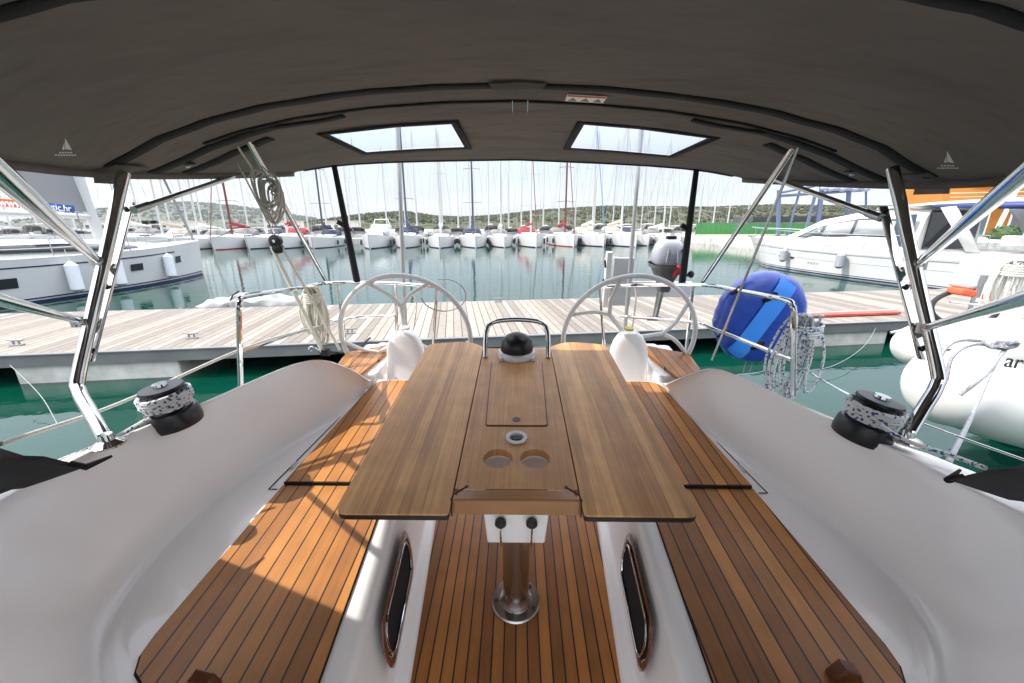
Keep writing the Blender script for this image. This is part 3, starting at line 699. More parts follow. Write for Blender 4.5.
# hanging rope coils
def hank(name,c,w,h,n,m_,r,label,frame,seed,depth=.05):
    rg=random.Random(seed); pts=[]
    c=Vector(c)
    for i in range(n):
        ww=w*(.35+.65*rg.random()); hh=h*(.72+.28*rg.random()); ox=(rg.random()-.5)*w*.8; oy=(rg.random()-.5)*depth
        pts+= [c+Vector((ox*.5-ww*.25,oy,-.01)),c+Vector((ox-ww*.5,oy,-hh*.5)),c+Vector((ox-ww*.28,oy,-hh*.93)),c+Vector((ox,oy+.01,-hh)),c+Vector((ox+ww*.28,oy,-hh*.92)),c+Vector((ox+ww*.5,oy,-hh*.5)),c+Vector((ox*.5+ww*.25,oy,-.01)),c+Vector((ox*.5,oy-.03,.02))]
    q=MB(); q.tube(smoothpath(pts,4),r,6)
    for k in range(5):
        z=-h*.06-k*r*2.1; ring=[c+Vector((math.cos(a)*w*.42,math.sin(a)*depth*.8-.01,z+.01*math.sin(a))) for a in [2*math.pi*j/12 for j in range(12)]]
        q.tube(ring,r,6,closed=True)
    o=q.build(name,m_,None,base=c,frame=frame); tag(o,label,'rope coil','rope coils'); return o
c=PW(312,289,Y=2.62); hank('rope_coil',c,.13,.40,13,MATS['cream_rope'],.0065,'cream rope coil hanging from the left stern rail',WORLD,3)
c=PW(806,318,Y=1.95); hank('rope_coil',c+Vector((0,0,-.0)),.20,.50,10,ROPEF,.0062,'white flecked rope coil hanging beside the blue round cover',WORLD,8)
c=PW(396,286,Y=3.1); rope('thin_line',[c,c+Vector((.02,0,-.2)),c+Vector((.08,0,-.42)),c+Vector((.15,0,-.15)),c+Vector((.1,0,-.02))],.005,ROPEW,'thin white line looped down inside the left wheel','rope',WORLD)
c=PW(430,285,Y=3.15)
rope('cable_loop',[c+Vector((.18*math.cos(a)+.1,0,.13*math.sin(a)-.08)) for a in [R(x) for x in range(100,-200,-30)]],.005,mat('grey_cable',(.25,.25,.25),.5),'grey cable loop curling off the right end of the left stern rail','cable',WORLD)
# blue round cover tied outside the right rail
bc=PB(763,320,Y=2.85); t=thing('round_cover','blue vinyl disc shaped cover strapped upright outside the right stern rail','covered float',bc,BOAT)
q=MB(); n=48; rows=[]
rg=random.Random(2)
wob=[1+.012*math.sin(j*3.1)+.008*math.sin(j*7.3+1) for j in range(n)]
for (r_,y_) in [(.001,-.075),(.07,-.078),(.14,-.075),(.2,-.068),(.235,-.055),(.258,-.02),(.262,.03),(.255,.08),(.235,.115),(.15,.13),(.001,.13)]:
    r_*=1.27
    rows.append([(bc.x+.98*r_*wob[j%n]*math.cos(2*math.pi*j/n),bc.y+.03+y_+.006*math.sin(j*1.3+r_*40),bc.z+1.07*r_*wob[j%n]*math.sin(2*math.pi*j/n)) for j in range(n+1)])
BLUE=mat('blue_vinyl',(.018,.055,.34),.28,coat=.4,bump=.5,bscale=9)
q.grid(rows,flip=False); dsk=q.build('cover',BLUE,t,smooth=60)
q=MB(); SB=mat('light_blue_band',(.05,.26,.80),.35,coat=.3,bump=.3,bscale=10)
prf=[(0,-.075),(.07,-.078),(.14,-.075),(.2,-.068),(.235,-.055),(.258,-.02)]
rows=[]
for i in range(17):
    u=-.245+.49*i/16; row=[]
    for w_ in (-.055,-.03,0,.03,.055):
        ca,sa=math.cos(R(62)),math.sin(R(62)); X=(u*ca-w_*sa)*1.0-.035; Z=u*sa+w_*ca
        r_=math.hypot(X,Z); k=min(1,.248/max(r_,1e-4)); X*=k; Z*=k; r_=min(r_,.248)
        row.append((bc.x+.98*1.27*X,bc.y+.03+interp(prf,r_)-.011,bc.z+1.07*1.27*Z))
    rows.append(row)
q.grid(rows); q.build('cover_band',SB,t)
for px,py,Y in ((735,290,2.25),(768,297,2.0),(722,333,2.4),(756,345,2.1)):
    p=PB(px,py,Y=Y); MB().tube([p+Vector((-.03,-.012,-.02)),p+Vector((-.01,-.03,.0)),p+Vector((.02,-.02,.018)),p+Vector((.03,.02,.01))],[.01,.014,.014,.01],8).build('tie_strap',BLACKM,t)
for dx in (-.03,.02): MB().tube([bc+Vector((dx,.03,-.24)),bc+Vector((dx-.01,.03,-.45))],.004,6).build('tie_cord',ROPEG,t)
# outboard motor on the rail
ob=PB(667,262,Y=3.12); t=thing('outboard_motor','small outboard motor with pale cowl and grey leg clamped on the stern rail','outboard motor',ob,BOAT)
COWL=mat('pale_cowl',(.34,.36,.42),.3,coat=.4); DG=mat('dark_grey_cast',(.10,.10,.105),.45)
rows=[]
for z,wx,wy in [(-.01,.15,.13),(.03,.165,.14),(.10,.16,.135),(.17,.14,.12),(.215,.105,.09),(.235,.05,.04)]:
    rows.append([(ob.x+wx*math.copysign(abs(math.cos(a))**.6,math.cos(a)),ob.y+wy*math.copysign(abs(math.sin(a))**.6,math.sin(a)),ob.z+z) for a in [2*math.pi*j/24 for j in range(25)]])
q=MB(); q.grid(rows); q.add(rows[-1][:-1],[list(range(24))]); q.build('cowl',COWL,t,smooth=60)
for dx in (-.06,.06): MB().tube([ob+Vector((dx,-.145,.02)),ob+Vector((dx*.8,-.13,.13)),ob+Vector((dx*.5,-.09,.2))],.008,8).build('cowl_rib',mat('cowl_shade',(.30,.32,.38),.35),t)
rows=[]
for z,wx,wy in [(0,.185,.14),(-.04,.18,.14),(-.05,.15,.12),(-.16,.10,.09),(-.22,.075,.08),(-.30,.06,.06)]:
    rows.append([(ob.x+wx*math.copysign(abs(math.cos(a))**.5,math.cos(a)),ob.y+wy*math.copysign(abs(math.sin(a))**.5,math.sin(a)),ob.z+z-.01) for a in [2*math.pi*j/20 for j in range(21)]])
q=MB(); q.grid(rows); q.build('midsection',DG,t,smooth=50)
MB().box(ob+Vector((.01,.0,.25)),(.10,.06,.035)).build('carry_handle',BLACK,t,bevel=.01)
MB().box(ob+Vector((.12,-.12,.13)),(.06,.05,.03),ry=.4).build('tiller_grip',BLACK,t,bevel=.008)
MB().tube([ob+Vector((.13,-.11,.12)),ob+Vector((.17,-.1,-.05))],.010,8).build('tiller_arm',BLACK,t)
MB().add([ob+Vector((.06,-.145,.0)),ob+Vector((.13,-.14,-.03)),ob+Vector((.12,-.13,-.10)),ob+Vector((.03,-.12,-.14)),ob+Vector((.05,-.13,-.06))],[(0,1,2,3,4)]).build('red_tag',mat('bright_red',(.6,.03,.03),.5),t,solid=.02)
MB().tube([ob+Vector((-.02,.0,-.28)),ob+Vector((-.05,-.0,-.62))],[.04,.028],10).build('drive_leg',STEEL2,t)
MB().box(ob+Vector((-.06,0,-.62)),(.16,.06,.04)).build('clamp_bracket',DG,t,bevel=.01)
MB().tube([ob+Vector((.16,-.02,-.12)),ob+Vector((.24,-.04,-.13))],.018,8).build('throttle_stub',BLACK,t)
MB().ell(ob+Vector((.26,-.04,-.12)),(.035,.03,.04),7).build('throttle_knob',BLACK,t)
t.matrix_world=t.matrix_world@Matrix.Diagonal((.72,.72,.74,1))
# folded gangway panel and bracket board at the stern
gp=PB(622,268,Y=3.25); t=thing('folded_gangway','white folded gangway panel standing at the stern behind the right wheel','gangway',gp,BOAT)
MB().box(PB(607,280,Y=3.25),(.045,.05,.46)).build('side_frame',GEL2,t,bevel=.006)
MB().box(PB(622,282,Y=3.27),(.16,.03,.40)).build('grey_panel',mat('grey_panel_paint',(.52,.53,.57),.5),t,bevel=.004)
MB().box(PB(650,289,Y=3.28),(.68,.03,.13)).build('cross_board',GEL2,t,bevel=.01)
for z in (.1,-.05): MB().tube([PB(607,280,Y=3.2)+Vector((-.02,0,z)),PB(607,280,Y=3.2)+Vector((-.03,0,z+.06))],.008,6).build('frame_knob',BLACK,t)
rope('lift_line',[PB(634,283,Y=3.15),PB(636,300,Y=3.15),PB(630,345,Y=3.15)],.007,ROPEW,'white line hanging straight down behind the right wheel')
# sprayhood canvas corners at both sides of the coaming
SPR=mat('sprayhood_canvas',(.055,.052,.05),.8,bump=.3,bscale=250,var=.15)
for s,lab in ((-1,'dark canvas corner of the sprayhood on the left coaming'),(1,'dark canvas corner of the sprayhood on the right coaming')):
    P_=(lambda a,b2,Z: PB(a,b2,Z=Z+.05)) if s<0 else (lambda a,b2,Z: PB(1034-a,b2+13,Z=Z))
    tipv=P_(86,467,.80); e1=P_(0,448,.90)
    # aft edge: low at first, then sweeping up towards the sprayhood arch, outside the view
    edge=[tipv,tipv.lerp(e1,.5)+Vector((0,0,.005)),e1,Vector((s*1.66,1.0,1.06)),Vector((s*1.62,.92,1.30)),Vector((s*1.42,.74,1.62)),Vector((s*1.0,.52,1.86))]
    foot=[P_(70,472,.80),P_(25,487,.81),P_(-30,504,.84),Vector((s*1.46,.3,.88)),Vector((s*1.5,-.2,.92)),Vector((s*1.5,-.6,1.3)),Vector((s*1.0,-.6,1.9))]
    q=MB(); q.grid([[a.lerp(b2,k/4)+Vector((s*.05*math.sin(math.pi*k/4)*(i_/6),0,0)) for k in range(5)] for i_,(a,b2) in enumerate(zip(smoothpath(edge,2),smoothpath(foot,2)))])
    o=q.build('sprayhood_corner',SPR,None,base=tipv,frame=BOAT,smooth=80,solid=.005); tag(o,lab,'canvas','sprayhood corners')
    tip=PB(112,456,Z=.85) if s<0 else PB(960,470,Z=.81)
    o=MB().tube([tipv.lerp(e1,.2),tipv,tip],[.008,.01,.004],8).build('strap',BLACKM,o,base=tipv)
# ============================================================ PIER AND MARINA (marina frame u,v)
def O(u,v,z=0): return MAR@Vector((u,v,z))
PN,PF=7.70,11.45
PLK=teak('pier_planks',(.15,.125,.10),(.31,.27,.225),.17,.014,grain=.8,rough=.8)
q=MB(); q.box((3,(PN+PF)/2,.515),(70,PF-PN,.07)); pier=q.build('pier_deck',PLK,None,base=(3,(PN+PF)/2,.48),frame=MAR); struct(pier)
GALV=mat('galvanised_edge',(.20,.20,.195),.5,metal=.4,var=.15,vscale=2,bump=.1,bscale=30)
CONC=mat('stained_concrete',(.52,.51,.46),.85,bump=.6,bscale=14,var=.25,vscale=2.5)
q=MB(); q.box((3,PN-.035,.44),(70,.07,.22)).box((3,PF+.035,.44),(70,.07,.22)).box((3,PN-.05,.545),(70,.10,.02)); o=q.build('pier_edge_beam',GALV,pier,base=(3,(PN+PF)/2,.48)); 
q=MB(); q.box((3,PN+.25,.36),(70,.3,.16)); q.build('pier_bearer',mat('dark_bearer',(.07,.07,.065),.8),pier,base=(3,(PN+PF)/2,.48))
for u in (-13.4,-6.35,2.6,8.7,15.2):
    c=(u,PN+.80,.10); q=MB(); q.box(c,(2.6,1.6,.62)); 
    o=q.build('pontoon_float',CONC,None,base=(c[0],c[1],-.2),frame=MAR,bevel=.03)
    tag(o,'concrete pontoon float under the wooden pier edge','pontoon float','pontoon floats under the pier')
def cleat(u,v,label):
    b=Vector((u,v,.55)); t=thing('mooring_cleat',label,'cleat',b,MAR,'mooring cleats on the pier'); t.matrix_world=t.matrix_world@Matrix.Diagonal((.75,.75,.75,1))
    m_=mat('cast_grey',(.25,.25,.25),.5,metal=.5)
    q=MB(); q.box(b+Vector((0,0,.015)),(.26,.12,.03)); q.build('cleat_plate',m_,t,bevel=.006)
    for d in (-.06,.06): MB().tube([b+Vector((d,0,.02)),b+Vector((d,0,.12))],.022,8).build('cleat_leg',m_,t)
    MB().tube([b+Vector((-.19,0,.15)),b+Vector((-.1,0,.13)),b+Vector((.1,0,.13)),b+Vector((.19,0,.15))],[.014,.022,.022,.014],8).build('cleat_horn',m_,t)
for px,py,lab in ((17,345,'grey mooring cleat at the far left near edge of the pier'),(192,338,'grey mooring cleat near the folded white cover'),(350,333,'mooring cleat seen through the left wheel'),(497,299,'small mooring cleat on the far edge of the pier between the wheels'),(912,316,'pale mooring cleat beside the right canopy post')):
    p=PW(px,py,Z=.56); l=MAR.inverted()@p; cleat(l.x,min(max(l.y,PN+.15),PF-.15),lab)
# folded white cover on the pier
c=PW(245,306,Z=.6); l=MAR.inverted()@c; q=MB(); rows=[]; rg=random.Random(9)
for i in range(25):
    t_=i/24; u=l.x-1.35+2.8*t_; row=[]
    hgt=.26*(1-abs(2*t_-1)**4)*(.75+.22*math.sin(i*.9)+.12*rg.random())+.03
    for j in range(11):
        a=math.pi*j/10; row.append((u+.06*rg.random(),l.y+.55-math.cos(a)*.42*(.8+.2*rg.random()),.555+math.sin(a)**.6*hgt*(.7+.5*rg.random())))
    rows.append(row)
q.grid(rows); o=q.build('folded_sail_cover',mat('creased_white_cloth',(.30,.295,.28),.8,bump=1.0,bscale=6,var=.2),None,base=(l.x,l.y+.5,.555),frame=MAR,smooth=60); o.rotation_euler=(0,0,R(8.9)); tag(o,'crumpled white and grey folded cloth cover lying on the pier','cloth cover')
MB().tube([(l.x-.5,l.y+.16,.57),(l.x-.4,l.y+.3,.85),(l.x-.35,l.y+.55,.92)],.02,6).build('lashing',BLACKM,o,base=(l.x,l.y+.5,.555))
# red plank
c=PW(852,314,Z=.6); l=MAR.inverted()@c; t=thing('red_gangplank','long red gangplank lying along the pier behind the right stern rail','gangplank',(l.x,l.y,.555),MAR)
MB().box((l.x,l.y+.1,.60),(2.6,.36,.06)).build('plank',mat('faded_red',(.50,.07,.045),.55,var=.2),t,bevel=.01)
MB().box((l.x,l.y+.1,.64),(2.6,.03,.03)).build('plank_rib',GEL2,t)
# water and sea bed
wm=bpy.data.materials.new('harbour_water'); wm.use_nodes=True; nt=wm.node_tree; N=nt.nodes.new; L_=nt.links.new
bs=nt.nodes['Principled BSDF']; bs.inputs['Base Color'].default_value=(.001,.034,.021,1); bs.inputs['Roughness'].default_value=.04; bs.inputs['IOR'].default_value=1.33
tc=N('ShaderNodeTexCoord'); mp=N('ShaderNodeMapping'); mp.inputs['Scale'].default_value=(1,1.6,1); L_(tc.outputs['Object'],mp.inputs[0])
n1=N('ShaderNodeTexNoise'); n1.inputs['Scale'].default_value=.9; n1.inputs['Detail'].default_value=3; L_(mp.outputs[0],n1.inputs['Vector'])
n2=N('ShaderNodeTexNoise'); n2.inputs['Scale'].default_value=4.5; n2.inputs['Detail'].default_value=2; L_(mp.outputs[0],n2.inputs['Vector'])
b1=N('ShaderNodeBump'); b1.inputs['Strength'].default_value=.30; b1.inputs['Distance'].default_value=.035; L_(n1.outputs['Fac'],b1.inputs['Height'])
b2=N('ShaderNodeBump'); b2.inputs['Strength'].default_value=.22; b2.inputs['Distance'].default_value=.010; L_(n2.outputs['Fac'],b2.inputs['Height']); L_(b1.outputs[0],b2.inputs['Normal'])
L_(b2.outputs[0],bs.inputs['Normal'])
q=MB(); q.add([(-2500,-1500,0),(2500,-1500,0),(2500,3000,0),(-2500,3000,0)],[(0,1,2,3)]); struct(q.build('harbour_water',wm,None,frame=WORLD,smooth=0))
# far quay
QV=PW(517,248,Z=0).y*.988+12.5
q=MB(); q.box((0,QV+1.4,.3),(190,2.2,.9)); struct(q.build('far_pier',CONC,None,base=(0,QV+1.4,0),frame=MAR))
# ============================================================ BOATS
HW=mat('hull_white',(.55,.55,.545),.25,coat=.3,var=.03,vscale=.7)
NAVY=mat('navy_stripe',(.012,.018,.07),.3); GREYC=mat('grey_canvas',(.20,.19,.18),.85,bump=.3,bscale=30)
ALU=mat('mast_alloy',(.50,.50,.49),.5,metal=.2); FEN=mat('white_fender',(.72,.75,.78),.4); FEND=mat('dark_fender',(.02,.025,.06),.5); FENG=mat('grey_fender',(.30,.30,.33),.6)
WIRE=mat('rigging_wire',(.30,.30,.30),.4,metal=.5)
class Hull:
    def __init__(s,L,B,fb,bow=1.25,stern=.82,rake=.25): s.L,s.B,s.fb,s.bow,s.stern,s.rake=L,B,fb,bow,stern,rake
    def hb(s,t):
        m=.42
        if t<m: return s.B/2*(s.stern+(1-s.stern)*math.sin(t/m*math.pi/2))
        return s.B/2*max(0,1-((t-m)/(1-m))**2.3)
    def sheer(s,t): return s.fb*(1-.06*math.sin(math.pi*min(1,t*1.1)))*(1+(s.bow-1)*t**2)
    def pt(s,t,f,off=0):
        """f: 0 waterline .. 1 deck"""
        z=s.sheer(t)*f; k=(.88+.12*min(1,max(f,0)))*(1 if f>=0 else (1+f*.9))
        x=s.hb(t)*k+.02*(1 if t>.98 else 0)
        y=s.L*t-(1-f)*s.rake*max(0,(t-.7)/.3)**2
        return (x+off,y,z)
    def build(s,par,m_,deckm):
        q=MB(); ts=[0,.08,.2,.32,.44,.56,.66,.75,.83,.9,.95,.98,1.0]
        for sg in (-1,1):
            rows=[]
            for t in ts:
                rows.append([(sg*p[0],p[1],p[2]) for p in [s.pt(t,f) for f in (-.35,0,.12,.4,.7,.92,1.0)]])
            q.grid(rows,flip=(sg<0))
        tr=[s.pt(0,f) for f in (-.35,0,.4,1.0)]
        q.add([(p[0],p[1],p[2]) for p in tr]+[(-p[0],p[1],p[2]) for p in tr[::-1]],[list(range(8))])
        h=q.build('hull',m_,par,base=(0,0,0),smooth=40)
        q=MB(); q.grid([[(-s.pt(t,1)[0],s.pt(t,1)[1],s.pt(t,1)[2]-.03),(0,s.pt(t,1)[1],s.pt(t,1)[2]+.05),(s.pt(t,1)[0],s.pt(t,1)[1],s.pt(t,1)[2]-.03)] for t in ts],flip=True)
        q.build('deck',deckm,par,base=(0,0,0))
        return h
    def band(s,par,name,m_,f0,f1,t0=.0,t1=.985,sides=(-1,1),off=.012,n=16,same=False):
        q=MB()
        for sg in sides:
            q.grid([[(sg*p[0],p[1],p[2]) for p in (s.pt(lerp(t0,t1,i/n),f0,off),s.pt(lerp(t0,t1,i/n),f1,off))] for i in range(n+1)],flip=(sg<0))
        return q.build(name,m_,par,base=(0,0,0))
def cabin(par,m_,secs,name='coachroof',smooth=45,bev=0):
    """secs: (y, half width bottom, half width top, z0, z1)"""
    q=MB(); rows=[]
    for y,wb,wt,z0,z1 in secs: rows.append([(-wb,y,z0),(-wt*1.03,y,lerp(z0,z1,.82)),(-wt*.9,y,z1*.985+z0*.015),(0,y,z1+.03),(wt*.9,y,z1*.985+z0*.015),(wt*1.03,y,lerp(z0,z1,.82)),(wb,y,z0)])
    q.grid(rows); q.add(rows[0],[list(range(7))[::-1]]); q.add(rows[-1],[list(range(7))])
    return q.build(name,m_,par,base=(0,0,0),smooth=smooth)
def fender(par,x,y,z,r,h,m_,line=.6):
    q=MB(); q.lathe([(.01,-h/2-.05),(r*.5,-h/2-.02),(r,-h/2+.08),(r,h/2-.08),(r*.5,h/2+.02),(.02,h/2+.07)],(x,y,z),14); f=q.build('fender',m_,par,base=(0,0,0))
    MB().tube([(x,y,z+h/2),(x*.97,y,z+h/2+line)],.012,5).build('fender_line',ROPEW,f,base=(0,0,0)); return f
def far_sloop(L=11.5,B=3.5,mh=15,mastm=ALU,coverm=None,hoodm=GREYC,hullm=HW,stripe=None,fend=FEND,spr=2,furl=None,detail=True):
    t=thing('moored_sloop','','sailing yacht'); h=Hull(L,B,1.25,1.22)
    h.build(t,hullm,GEL2)
    h.band(t,'boot_stripe',stripe or NAVY,.0,.07)
    cabin(t,GEL2,[(L*.30,1.1,.95,1.15,1.62),(L*.45,1.15,.95,1.15,1.68),(L*.6,.95,.75,1.2,1.6),(L*.74,.45,.3,1.3,1.42)])
    for sg in (-1,1): MB().box((sg*1.09,L*.46,1.45),(.04,L*.17,.13)).build('cabin_window',GLASS,t,base=(0,0,0))
    my=L*.56; q=MB(); q.tube([(0,my,1.5),(0,my-.1,mh*.6),(0,my-.22,mh)],[.12,.115,.08],8); ms=q.build('mast',mastm,t,base=(0,0,0))
    for k in range(spr):
        z=mh*(.36+.27*k); q=MB(); q.tube([(-1.15+.2*k,my-.22,z-.0),(0,my-.05,z+.1),(1.15-.2*k,my-.22,z)],.03,5); q.build('spreader',mastm,ms,base=(0,0,0))
    MB().tube([(0,my-.22,mh),(0,my-.22,mh+.5)],.012,4).build('masthead_aerial',WIRE,ms,base=(0,0,0))
    q=MB(); q.tube([(0,L*.985,1.45),(0,my-.15,mh*.92)],.018 if not furl else .05,6); q.build('forestay',furl or WIRE,t,base=(0,0,0))
    q=MB()
    for sg in (-1,1):
        q.tube([(sg*B*.46,my-.4,1.2),(sg*.95,my-.22,mh*.63),(0,my-.2,mh*.98)],.014,4); q.tube([(sg*.9,.1,1.2),(0,my-.22,mh)],.012,4)
    q.build('shroud',WIRE,t,base=(0,0,0))
    q=MB(); q.tube([(0,my-.1,2.35),(0,my-2.4,2.45),(0,my-4.6,2.4)],[.09,.08,.07],8); bo=q.build('boom',mastm,t,base=(0,0,0))
    if coverm:
        q=MB(); q.tube([(0,my+.12,2.7),(0,my-.3,2.95),(0,my-2.4,2.68),(0,my-4.5,2.5)],[.12,.24,.20,.12],10); q.build('sail_cover',coverm,t,base=(0,0,0))
    if hoodm:
        rows=[]
        for y,w,z in ((L*.34,1.05,1.65),(L*.31,1.15,2.0),(L*.26,1.2,2.25),(L*.20,1.22,2.28)):
            rows.append([(-w,y,1.45),(-w,y,z-.25),(-w*.7,y,z),(w*.7,y,z),(w,y,z-.25),(w,y,1.45)])
        q=MB(); q.grid(rows); q.build('sprayhood',hoodm,t,base=(0,0,0),solid=.03)
    q=MB()
    for sg in (-1,1):
        q.tube([(sg*(h.hb(tt)-.06),L*tt,h.sheer(tt)+.55) for tt in (.03,.2,.4,.6,.8,.9,.96)],.012,4)
        for tt in (.03,.2,.4,.6,.8,.93): q.tube([(sg*(h.hb(tt)-.06),L*tt,h.sheer(tt)),(sg*(h.hb(tt)-.06),L*tt,h.sheer(tt)+.55)],.014,4)
    q.tube([(-h.hb(.93)+.05,L*.93,1.95),(0,L*1.0,2.05),(h.hb(.93)-.05,L*.93,1.95)],.02,5)
    q.build('guard_rail',WIRE,t,base=(0,0,0))
    q=MB(); q.box((0,L*.995,1.42),(.16,.45,.10)); q.build('bow_roller',ALU,t,base=(0,0,0))
    for sg in (-1,1):
        for tt in (.35,.62): fender(t,sg*(h.hb(tt)+.12),L*tt,.62,.12,.6,fend,.5)
    t['_L']=L
    return t
def copy_tree(o,parent=None):
    c=o.copy(); COL.objects.link(c); c.parent=parent
    for ch in list(o.children): copy_tree(ch,c)
    return c
RB=mat('burgundy_canvas',(.30,.02,.03),.8,bump=.3,bscale=20); BC=mat('blue_canvas',(.04,.08,.22),.8,bump=.3,bscale=20); NC=mat('navy_canvas',(.02,.025,.06),.8)
BEI=mat('beige_canvas',(.50,.42,.32),.8); DKM=mat('dark_mast',(.06,.07,.09),.4); RMAST=mat('red_furled_sail',(.13,.03,.03),.6); BMAST=mat('blue_furled_sail',(.08,.18,.38),.6)
proto={}
proto['plain']=far_sloop(11.3,3.5,15,ALU,GEL2,GREYC)
proto['red']=far_sloop(11.0,3.4,14,ALU,RB,RB,furl=RMAST)
proto['blue']=far_sloop(11.8,3.6,16,DKM,BC,NC,fend=FEND)
proto['navy']=far_sloop(12,3.7,16.5,DKM,NC,NC)
proto['beige']=far_sloop(10.6,3.4,14.5,ALU,BEI,BEI,furl=None)
proto['redmast']=far_sloop(11.2,3.5,15.5,RMAST,RB,GREYC,furl=RMAST,stripe=RB)
proto['bluefurl']=far_sloop(11.0,3.4,15,ALU,GEL2,BEI,furl=BMAST)
proto['long']=far_sloop(12.6,3.8,17,ALU,None,NC,spr=3)
# (bow pixel x, proto, label)
FAR=[(92,'plain','white sloop far left behind the near left yacht bow, grey sprayhood'),
(130,'beige','white sloop with tan sprayhood just left of the left canopy post top view'),
(172,'plain','white sloop with grey sprayhood, first beyond the near left yacht bow'),
(205,'redmast','white sloop with slender red mast in front of the left hill'),
(240,'long','white long sloop with navy sprayhood between the red mast and the red covers'),
(268,'red','white sloop with red boom cover and red sprayhood near the pulley block'),
(306,'navy','white sloop with dark navy sprayhood left of the black strut'),
(402,'blue','white sloop with blue boom cover just right of the far motor yacht'),
(441,'plain','white sloop bow-on with grey sprayhood, left of the blue covered one'),
(476,'blue','white sloop bow-on with blue boom cover and dark mast near the centre'),
(508,'plain','white sloop bow-on directly behind the compass dome of the table'),
(540,'red','white sloop bow-on with bright red boom cover right of centre'),
(577,'redmast','white sloop bow-on with dark red mast right of the red covered one'),
(604,'bluefurl','white sloop with a blue furled foresail'),
(632,'beige','white sloop with beige boom cover behind the right wheel'),
(655,'long','white sloop with three pairs of spreaders behind the outboard motor'),
(680,'plain','white sloop moored last on the right before the green hoarding')]
used=set(); vd=MAR.to_3x3()@Vector((0,1,0))
def wlrow(px): return 251.3-(px-180)*.0098*1.0 if px>180 else 251.3
for i,(px,k,lab) in enumerate(FAR):
    p=PW(px,wlrow(px),Z=0); o=proto[k] if k not in used else copy_tree(proto[k]); used.add(k)
    l=MAR.inverted()@p; Lb=proto[k]['_L']; vb=QV-12.5+random.uniform(-.2,.5)
    # bow faces the camera side
    o.matrix_world=MAR@Matrix.Translation((l.x,vb+Lb,0))@Matrix.Rotation(math.pi+R(random.uniform(-2,2)),4,'Z')@Matrix.Diagonal((random.uniform(.86,1.06),random.uniform(.85,1.05),random.uniform(.84,1.08),1))
    o['label']=lab; o['group']='sailing yachts moored along the far pier'
for k in proto:
    if k not in used:
        def rm(o):
            for c in list(o.children): rm(c)
            bpy.data.objects.remove(o)
        rm(proto[k])
# second row of boats beyond: masts show between the first ones
first=None
for i in range(42):
    u=-66+i*2.9+random.uniform(-.7,.7)
    if first is None:
        first=far_sloop(11,3.5,15.5,ALU,None,GREYC,spr=2); o=first
    else: o=copy_tree(first)
    zs=random.uniform(.82,1.12)
    o.matrix_world=MAR@Matrix.Translation((u,QV+3+random.uniform(0,1)+0*12,0))@Matrix.Rotation(R(random.uniform(-3,3)),4,'Z')@Matrix.Diagonal((1,1,zs,1))
    o['label']='distant sailing yacht in the back row, bare mast rising behind the front row of boats'; o['group']='sailing yachts in the back row of the marina'
# far motor yacht at px 372
def motor_small():
    t=thing('motor_yacht','white flybridge motor yacht moored in the far row right of the black strut','motor yacht'); h=Hull(12,4,1.5,1.35); h.build(t,HW,GEL2); h.band(t,'boot_stripe',NAVY,0,.07)
    cabin(t,GEL2,[(1.5,1.6,1.4,1.4,2.7),(5.5,1.6,1.3,1.4,2.75),(8,1.2,.7,1.6,1.9)],'deckhouse')
    cabin(t,GLASS2,[(5.0,1.64,1.45,1.75,2.45),(7.0,1.45,1.05,1.75,2.2)],'windscreen')
    cabin(t,GEL2,[(1.8,1.4,1.3,2.75,3.3),(4.6,1.2,1.1,2.75,3.35)],'flybridge')
    MB().tube([(-1.2,2.2,3.2),(-1.0,2.0,4.1),(1.0,2.0,4.1),(1.2,2.2,3.2)],.08,8).build('radar_arch',GEL2,t,base=(0,0,0))
    for sg in (-1,1): fender(t,sg*2.05,7.5,.7,.14,.7,FEND)
    return t
o=motor_small(); p=PW(368,249.5,Z=0); l=MAR.inverted()@p; o.matrix_world=MAR@Matrix.Translation((l.x,QV-12.3+12,0))@Matrix.Rotation(math.pi,4,'Z')@Matrix.Diagonal((.85,1,.8,1))
# ---------------- left yacht (stern-to on the other side of our pier)
def place(o,stern,bow,L):
    s=Vector(stern); b=Vector(bow); d=(b-s); a=math.atan2(-d.x,d.y); o.matrix_world=Matrix.Translation(s)@Matrix.Rotation(a,4,'Z')
t=thing('moored_yacht','large white sailing yacht with navy stripe and white fenders moored at the left','sailing yacht'); Lh=13.0; h=Hull(Lh,4.1,1.62,1.12,stern=.9,rake=.1)
h.build(t,HW,GEL2); h.band(t,'boot_stripe',NAVY,.0,.05); h.band(t,'boot_stripe',NAVY,.085,.115)
h.band(t,'sheer_stripe',NAVY,.80,.83,.0,.80)
cabin(t,GEL2,[(3.2,1.35,1.2,1.5,2.12),(6,1.35,1.1,1.5,2.1),(9,.95,.65,1.55,1.9),(11,.35,.2,1.65,1.72)])
for sg in (-1,1):
    q=MB(); q.grid([[(sg*(1.385-.10*0),4.0,1.72),(sg*1.25,4.0,1.98)],[(sg*1.39,6.0,1.68),(sg*1.20,6.0,1.98)],[(sg*1.16,8.0,1.66),(sg*.98,8.0,1.86)],[(sg*.98,9.0,1.66),(sg*.86,9.0,1.76)]],flip=(sg<0)); q.build('cabin_window',GLASS,t,base=(0,0,0),solid=.02)
for (t0,t1,f0,f1) in ((.22,.31,.38,.60),(.60,.645,.46,.64),(.80,.83,.50,.68)):
    h.band(t,'hull_window',GLASS,f0,f1,t0,t1,n=3,off=.02)
for tt in (.14,.42,.60-.06,.74):
    for sg in (1,-1): fender(t,sg*(h.hb(tt)+.16),Lh*tt,.78,.20,1.05,FEN,.5)
my=8.3; q=MB(); q.tube([(0,my,1.9),(-.3,my-.6,10),(-.6,my-1.2,18)],[.2,.19,.14],10); ms=q.build('mast',ALU,t,base=(0,0,0))
